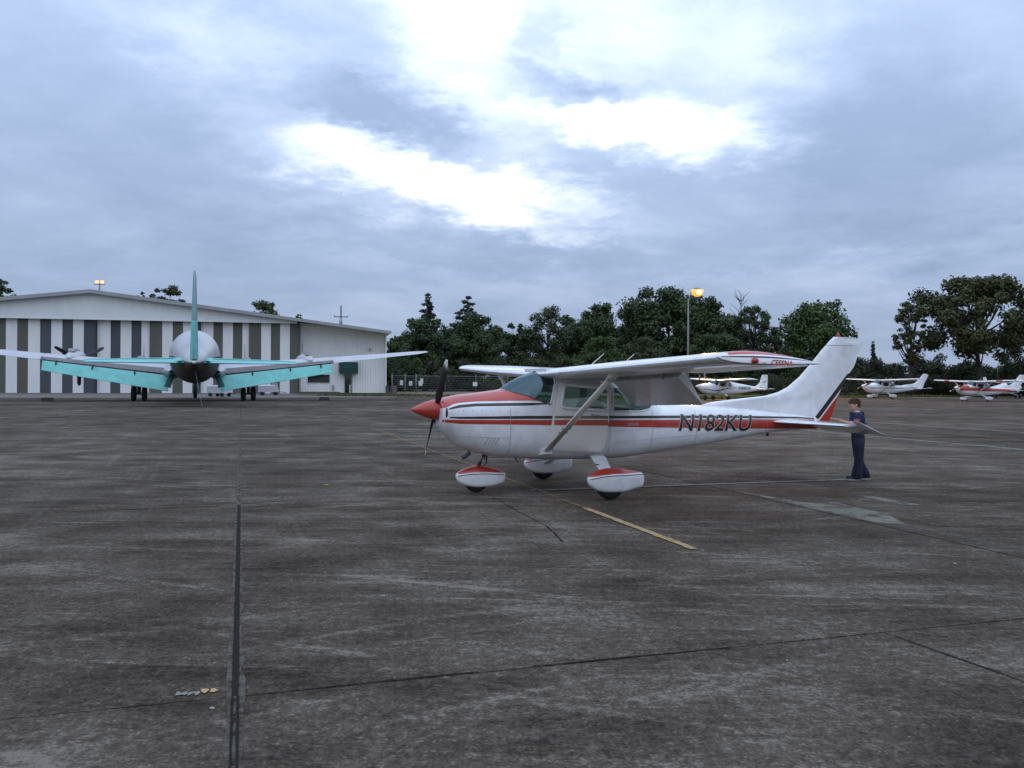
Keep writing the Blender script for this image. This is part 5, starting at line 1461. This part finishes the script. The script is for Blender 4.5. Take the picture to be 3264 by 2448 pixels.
TREES = [
    # label, px centre, px top, px width, depth, style, leaf, seed, n
    ('tall ragged pine standing left in the central tree line', 1360, 939, 150, 152, 'pine', 'leaf_c', 11, 4200),
    ('second pine with a pointed top right of the tallest left pine', 1490, 946, 170, 156, 'pine', 'leaf_c', 12, 4200),
    ('dark broad tree at the foot of the tall left pine', 1350, 1010, 185, 140, 'round', 'leaf_a', 13, 6500),
    ('low dark tree beside the hangar office corner', 1262, 1066, 110, 135, 'round', 'leaf_a', 14, 4500),
    ('broad dark tree in front of the second pine', 1515, 1004, 205, 138, 'round', 'leaf_a', 15, 7500),
    ('small round tree in the dip of the tree line', 1640, 1028, 105, 146, 'round', 'leaf_a', 16, 4500),
    ('thin-crowned tree with gaps of sky between two fuller trees', 1745, 985, 190, 144, 'oak', 'leaf_a', 17, 4800),
    ('wide tree with a small peak left of the highest tree', 1895, 971, 220, 148, 'round', 'leaf_a', 18, 8000),
    ('bright green rounded tree in front of the wide peaked tree', 1915, 1074, 200, 132, 'round', 'leaf_b', 19, 6500),
    ('highest broad tree of the line directly behind the sodium lamp', 2130, 916, 330, 150, 'wide', 'leaf_a', 20, 11000),
    ('dark tree forming the right shoulder of the highest tree', 2262, 945, 230, 146, 'round', 'leaf_a', 21, 8000),
    ('tree sloping down right of the lamp tree above the near wing tip', 2400, 972, 150, 142, 'oak', 'leaf_a', 22, 4600),
    ('dark understorey tree below the highest tree', 2050, 1075, 210, 136, 'round', 'leaf_d', 23, 6000),
    ('understorey tree right of the lamp pole', 2290, 1065, 240, 134, 'round', 'leaf_a', 24, 6500),
    ('separate full green tree behind the near plane\'s tail fin', 2605, 962, 262, 128, 'wide', 'leaf_b', 25, 9500),
    ('big open spreading oak at the right with sky showing through', 3120, 884, 440, 112, 'oak', 'leaf_f', 31, 10500),
    ('left-hand limb of foliage of an oak leaning from the big oak', 2905, 955, 120, 113, 'oak', 'leaf_f', 32, 2600),
    ('oak crown cut by the right edge of the photo', 3300, 965, 190, 116, 'oak', 'leaf_f', 33, 4200),
    ('tree crown showing over the hangar roof at the left edge', -10, 866, 130, 150, 'oak', 'leaf_a', 41, 3500),
    ('tree crown showing over the hangar roof left of the airliner fin', 530, 902, 130, 152, 'oak', 'leaf_d', 42, 4500),
    ('tip of a tree just over the hangar roof left of another crown', 450, 930, 50, 152, 'oak', 'leaf_d', 43, 1500),
    ('spiky light green tree over the roof right of the airliner fin', 840, 960, 135, 158, 'round', 'leaf_b', 44, 5500),
    ('dark tip of a tree just above the roof where office and hangar meet', 953, 996, 42, 158, 'round', 'leaf_a', 45, 1500),
    ('rounded tree filling the gap between the two pines', 1428, 1032, 130, 157, 'round', 'leaf_a', 51, 3600),
    ('dull green tree standing back right of the second pine', 1585, 1030, 120, 158, 'round', 'leaf_d', 52, 3400),
    ('back-row tree left of the thin-crowned tree', 1688, 1044, 100, 160, 'round', 'leaf_a', 53, 3000),
    ('back-row tree between the thin-crowned and the peaked tree', 1815, 1002, 130, 160, 'round', 'leaf_d', 54, 3600),
    ('tree joining the wide peaked tree to the lamp tree', 2005, 985, 150, 159, 'round', 'leaf_a', 55, 4200),
    ('back-row tree right of the lamp tree, under the bare tree', 2345, 1004, 150, 160, 'round', 'leaf_a', 56, 3800),
    ('small tree between the lamp tree and the separate green tree', 2478, 1058, 110, 156, 'round', 'leaf_d', 57, 2800),
    ('thin spire-shaped conifer right of the near plane\'s tail fin', 2782, 1092, 46, 150, 'spire', 'leaf_c', 46, 2200),
]
for (lab, px, py, pw, D, sty, lf_, sd_, n) in TREES:
    tree(lab, at(px, D), D, top(px, py, D), pw / 2750 * D, sty, lf_, sd_, n, depth=min(pw / 2750 * D, 11))
# leafless tree
bt = thing('bare_tree', 'leafless grey tree top right of the highest tree', 'tree', (at(2360, 158), 158, 0), 0)
mb = MB(); rb = random.Random(8); hh = top(2360, 940, 158)
mb.tube([(0, 0, 0), (.1, 0, hh * .5), (0, 0, hh)], [.3, .2, .03], 8)
for k in range(34):
    z = hh * rb.uniform(.5, .95); a = rb.uniform(0, 6.28); l = rb.uniform(1.2, 2.6)
    mb.tube([(0, 0, z), (l * .5 * math.cos(a), l * .5 * math.sin(a), z + l * .5), (l * math.cos(a + .3), l * math.sin(a + .3), z + l * 1.0)], [.07, .05, .015], 5)
mb.build('branches', M['bark'], bt)
SHR = [(1230, 1130, 90, 128), (1310, 1120, 110, 131), (1420, 1105, 150, 133), (1560, 1110, 150, 134), (1690, 1100, 150, 136), (1790, 1105, 140, 134), (1860, 1150, 120, 128), (2000, 1120, 150, 133), (2160, 1110, 170, 135), (2340, 1115, 170, 133), (2480, 1110, 150, 132),
       (2560, 1115, 140, 127), (2680, 1090, 130, 126), (2770, 1118, 110, 128), (2850, 1112, 120, 124), (2935, 1108, 120, 126), (3020, 1125, 130, 122), (3110, 1130, 140, 121), (3200, 1120, 140, 122), (3290, 1105, 140, 124), (3380, 1110, 150, 126)]
SL_ = ['beside the hangar corner', 'behind the first white notices', 'below the tall left pine', 'below the second pine', 'below the dip of the tree line', 'below the thin-crowned tree', 'low behind the near plane\'s cabin roof', 'left of the lamp pole', 'right behind the lamp pole',
       'below the right slope of the lamp tree', 'above the near wing tip', 'left of the near plane\'s tail fin', 'behind the top of the near tail fin', 'just right of the near tail fin', 'below the spire-shaped conifer, to its right', 'below the leaning oak limb', 'behind the tail of the white plane with swept fin', 'below the left part of the big oak', 'below the trunk of the big oak', 'above the red plane at the right', 'cut by the right edge of the photo']
for k, (px, py, pw, D) in enumerate(SHR):
    lf_ = ['leaf_d', 'leaf_a', 'leaf_e', 'leaf_a', 'leaf_d'][k % 5] if k < 13 else ['leaf_e', 'leaf_d', 'leaf_d', 'leaf_a', 'leaf_e'][k % 5]
    tree(('dark bush ' if lf_ != 'leaf_e' else 'brownish bush ') + SL_[k], at(px, D), D, top(px, py, D), pw / 2750 * D * 1.25, 'shrub', lf_, 100 + k, 4200, 'bush', group='bushes along the foot of the tree line', depth=7, leafs=.85)
# low scrub along the fence
LOW = [(2480, 1185, 120, 112), (2640, 1190, 130, 116), (2740, 1188, 110, 118), (2850, 1190, 130, 120), (2980, 1186, 130, 119), (3090, 1190, 120, 118), (3200, 1186, 130, 118), (3300, 1184, 130, 119), (1480, 1196, 120, 140), (1640, 1192, 120, 140), (1790, 1195, 130, 138), (1930, 1192, 130, 136), (2080, 1190, 140, 132), (2240, 1188, 140, 126), (2360, 1186, 130, 120)]
LL_ = ['left of the near tail fin above the parked square-finned plane', 'hidden partly by the near tail fin', 'at the nose of the swept-fin white plane', 'behind the wing of the swept-fin white plane', 'between the two right-hand parked planes', 'behind the red plane\'s nose', 'behind the red plane\'s cabin', 'behind the red plane at the picture edge', 'at the bend of the gravel road', 'above the near plane\'s red cowling', 'behind the near plane\'s windshield', 'behind the near plane\'s door', 'behind the near plane\'s rear cabin', 'under the near wing', 'beyond the square-finned plane\'s cabin']
for k, (px, py, pw, D) in enumerate(LOW):
    tree('low brown scrub ' + LL_[k], at(px, D), D, top(px, py, D), pw / 2750 * D * 1.3, 'shrub', 'leaf_e' if k % 2 else 'leaf_d', 200 + k, 2600, 'bush', group='low scrub along the wire fence', depth=5, leafs=.7)
# the wood behind reads as one dark mass
rr = np.random.RandomState(77); n = 52000
X = rr.uniform(-45, 130, n); Y = 168 + rr.rand(n) * 10 - np.maximum(0, X - 30) * .16
hgt = 5.5 + 2.2 * np.sin(X * .21) + 1.6 * np.sin(X * .53 + 1) + 1.0 * np.sin(X * 1.3)
hgt = np.where(X > 38, hgt * .62, hgt); Z = rr.rand(n) * hgt
P = np.stack([X, Y, Z], 1); nr = rr.randn(n, 3); nr[:, 1] -= .6; nr /= np.linalg.norm(nr, axis=1)[:, None]
e1_ = np.cross(nr, rr.randn(n, 3)); e1_ /= np.linalg.norm(e1_, axis=1)[:, None]; e2_ = np.cross(nr, e1_); s_ = rr.uniform(.5, 1.0, (n, 1))
tag(quads_mesh('far_wood', P, e1_ * s_, e2_ * s_ * .7, M['leaf_a']), kind='stuff')


# ================================================================== boy
def skin_body(name, verts, edges, rads, m, parent, root=0, sub=2):
    me = bpy.data.meshes.new(name); me.from_pydata(verts, edges, []); me.materials.append(m)
    o = bpy.data.objects.new(name, me); col.objects.link(o)
    md = o.modifiers.new('skin', 'SKIN'); md.use_smooth_shade = True
    sv_ = me.skin_vertices[0].data if me.skin_vertices else None
    if sv_ is None:
        bm = bmesh.new(); bm.from_mesh(me); lay = bm.verts.layers.skin.verify()
        for v in bm.verts: pass
        bm.to_mesh(me); bm.free(); sv_ = me.skin_vertices[0].data
    for i, r in enumerate(rads):
        sv_[i].radius = r if isinstance(r, tuple) else (r, r); sv_[i].use_root = (i == root)
    ss = o.modifiers.new('sub', 'SUBSURF'); ss.levels = sub; ss.render_levels = sub
    dg = bpy.context.evaluated_depsgraph_get(); nm = bpy.data.meshes.new_from_object(o.evaluated_get(dg))
    bpy.data.objects.remove(o); nm.name = name
    nm.polygons.foreach_set('use_smooth', [True] * len(nm.polygons))
    o = bpy.data.objects.new(name, nm); col.objects.link(o); o.parent = parent
    return o


# local axes: +x the way he walks, z up, y his left
B = thing('person', 'boy in navy T-shirt and dark jeans walking behind the tail with his arms reaching forward', 'person', (6.40, 15.95, 0), PI - R(3), scale=1.0)
V = [(0, 0, .80), (.00, 0, .90), (.0, 0, 1.02), (.015, 0, 1.14), (.02, 0, 1.215), (.045, 0, 1.275), (.065, 0, 1.33), (.070, 0, 1.40), (.065, 0, 1.455),          # 0-8 pelvis..head
     (.0, .075, .76), (.005, .08, .43), (.055, .08, .09), (.13, .085, .035),        # 9-12 left (front) leg
     (-.005, -.075, .76), (-.03, -.08, .44), (-.145, -.08, .13), (-.075, -.085, .04),   # 13-16 right (rear) leg
     (.02, .155, 1.185), (.085, .185, 1.03), (.27, .150, 1.07), (.36, .13, 1.105),      # 17-20 left arm
     (.02, -.155, 1.185), (.07, -.185, 1.02), (.27, -.145, 1.05), (.37, -.12, 1.11)]  # 21-24 right arm
E_ = [(0, 1), (1, 2), (2, 3), (3, 4), (4, 5), (5, 6), (6, 7), (7, 8), (0, 9), (9, 10), (10, 11), (11, 12), (0, 13), (13, 14), (14, 15), (15, 16), (4, 17), (17, 18), (18, 19), (19, 20), (4, 21), (21, 22), (22, 23), (23, 24)]
RD_ = [(.10, .12), (.095, .12), (.095, .125), (.10, .14), (.07, .10), .045, (.085, .070), (.098, .078), (.075, .062), .075, .052, .034, (.03, .035), .075, .052, .034, (.03, .035), .045, .035, .027, .022, .045, .035, .027, .022]
for (bi, sgn) in ((20, 1), (24, -1)):
    bx, by, bz = V[bi]
    dirv = Vector((.09, -sgn * .02, .035)).normalized(); side = Vector((0, 1, 0)); upv = dirv.cross(side).normalized()
    for k, (o_, l) in enumerate([(-.028, .060), (-.010, .072), (.010, .070), (.028, .054)]):
        i0 = len(V); p = Vector((bx, by, bz)) + side * o_ * .5; 
        q1 = Vector((bx, by, bz)) + dirv * .045 + side * o_; q2 = q1 + dirv * l * .55; q3 = q2 + (dirv * .7 - Vector((0, 0, 1)) * .5).normalized() * l * .5
        V += [tuple(q1), tuple(q2), tuple(q3)]; E_ += [(bi, i0), (i0, i0 + 1), (i0 + 1, i0 + 2)]; RD_ += [.0095, .008, .0065]
    i0 = len(V); q1 = Vector((bx, by, bz)) + dirv * .015 - side * sgn * .028; q2 = q1 + dirv * .035 - side * sgn * .018 + Vector((0, 0, -.008))
    V += [tuple(q1), tuple(q2)]; E_ += [(bi, i0), (i0, i0 + 1)]; RD_ += [.010, .008]
body = skin_body('body', V, E_, RD_, M['skin'], B)
# face: nose, ears, eyes, mouth
MB().rings([[(.150, -.012, 1.375), (.150, .012, 1.375), (.158, 0, 1.405)], [(.176, -.009, 1.366), (.176, .009, 1.366), (.170, 0, 1.378)]]).build('nose', M['skin'], B, True)
for s_ in (-1, 1):
    MB().lathe([(-.006, .006), (0, .024), (.008, .022), (.012, .004)], (.060, s_ * .076, 1.385), 'y', 12, cap=True).build('ear', M['skin'], B, True)
    MB().lathe([(-.004, .003), (.0, .009), (.004, .003)], (.148, s_ * .030, 1.405), 'x', 10, cap=True).build('eye', M['dgrey'], B, True)
MB().tube([(.143, -.024, 1.335), (.151, 0, 1.333), (.143, .024, 1.335)], [.004, .007, .004], 8).build('mouth', mat('lip', (.36, .14, .12), .5), B, True)
# hair: a tousled cap made of locks over a solid shell
hb = MB(); rr = random.Random(4)
prof = []
for i in range(9):
    ph = PI * .56 * i / 8
    ring = []
    for k in range(24):
        a = 2 * PI * k / 24
        cut = 1.0
        ring.append((.062 + (.101 + .006 * rr.random()) * math.sin(ph) * math.cos(a) * (1 if math.cos(a) < .2 else .93), (.083 + .005 * rr.random()) * math.sin(ph) * math.sin(a), 1.405 + (.102 + .008 * rr.random()) * math.cos(ph) - (.05 * max(0, -math.cos(a)) * (i / 8) ** 2) + (.035 * max(0, math.cos(a)) * (i / 8) ** 2)))
    prof.append(ring)
hb.rings(prof)
for k in range(170):
    ph = rr.uniform(.05, .54) * PI; a = rr.uniform(0, 6.28)
    n_v = Vector((math.sin(ph) * math.cos(a), math.sin(ph) * math.sin(a), math.cos(ph)))
    p = Vector((.062 + .097 * n_v.x, .080 * n_v.y, 1.405 + .100 * n_v.z)); 
    if n_v.x > .45 and n_v.z < .30: continue
    tang = Vector((rr.uniform(-.6, .9), rr.uniform(-.6, .6), rr.uniform(-.9, .1))); q = p + (tang + n_v * .5).normalized() * rr.uniform(.018, .034)
    hb.tube([p - n_v * .008, (p + q) / 2 + n_v * .010, q], [.011, .009, .002], 5)
hb.build('hair', M['hair'], B, True)
# T-shirt, jeans, shoes follow the body with a little ease
SV = [(.0, 0, .885), (.0, 0, .95), (.0, 0, 1.04), (.015, 0, 1.13), (.02, 0, 1.21), (.036, 0, 1.252), (.02, .155, 1.185), (.07, .185, 1.065), (.02, -.155, 1.185), (.06, -.185, 1.055)]
skin_body('t_shirt', SV, [(0, 1), (1, 2), (2, 3), (3, 4), (4, 5), (4, 6), (6, 7), (4, 8), (8, 9)], [(.106, .132), (.104, .128), (.102, .128), (.108, .145), (.102, .140), (.066, .078), .070, .056, .064, .056], M['navy'], B, 3)
MB().rings([[(.045, .243, 1.135), (.135, .241, 1.135), (.15, .245, 1.055), (.065, .245, 1.05)], [(.045, .20, 1.135), (.135, .20, 1.135), (.15, .205, 1.055), (.065, .205, 1.05)]]).build('sleeve_badge', M['badge'], B)


def leg(rings_, n=18):
    out = []
    for (x, y, z, rx, ry) in rings_: out.append([(x + rx * math.cos(2 * PI * k / n) * (1 + .05 * math.sin(5 * k + z * 40)), y + ry * math.sin(2 * PI * k / n) * (1 + .05 * math.cos(4 * k + z * 30)), z) for k in range(n)])
    return out


jb = MB()
jb.rings(leg([(.0, 0, .93, .108, .135), (.0, 0, .86, .115, .145), (.0, .0, .78, .112, .142), (.0, 0, .735, .10, .135)]))
jb.rings(leg([(.0, .07, .78, .102, .080), (.002, .075, .62, .090, .078), (.004, .08, .45, .078, .072), (.018, .08, .30, .076, .070), (.036, .08, .16, .092, .076), (.045, .08, .045, .108, .082), (.045, .08, .035, .10, .075)]))
jb.rings(leg([(-.005, -.07, .78, .102, .080), (-.014, -.075, .62, .090, .078), (-.03, -.08, .45, .078, .072), (-.07, -.08, .30, .078, .070), (-.125, -.08, .17, .095, .076), (-.155, -.08, .07, .112, .082), (-.155, -.08, .06, .10, .075)]))
jb.build('jeans', M['denim'], B, True)
for (x, y, z, pit) in ((.085, .082, 0, 0), (-.145, -.082, .0, 0)):
    sb = MB()
    sb.rings([[(x + a * 1.0, y + b * w_, z + hh_) for a, b in ((-.10, -.6), (-.10, .6), (.0, 1), (.11, .9), (.15, 0), (.11, -.9), (.0, -1))] for hh_, w_ in ((.028, .043), (.06, .040), (.085, .026))])
    so = sb.build('shoe', M['shoe'], B, True, angle=50)
    MB().rings([[(x + a * 1.02, y + b * .046, z + hh_) for a, b in ((-.10, -.6), (-.10, .6), (.0, 1), (.11, .9), (.155, 0), (.11, -.9), (.0, -1))] for hh_ in (.002, .028)]).build('sole', M['sole'], so)
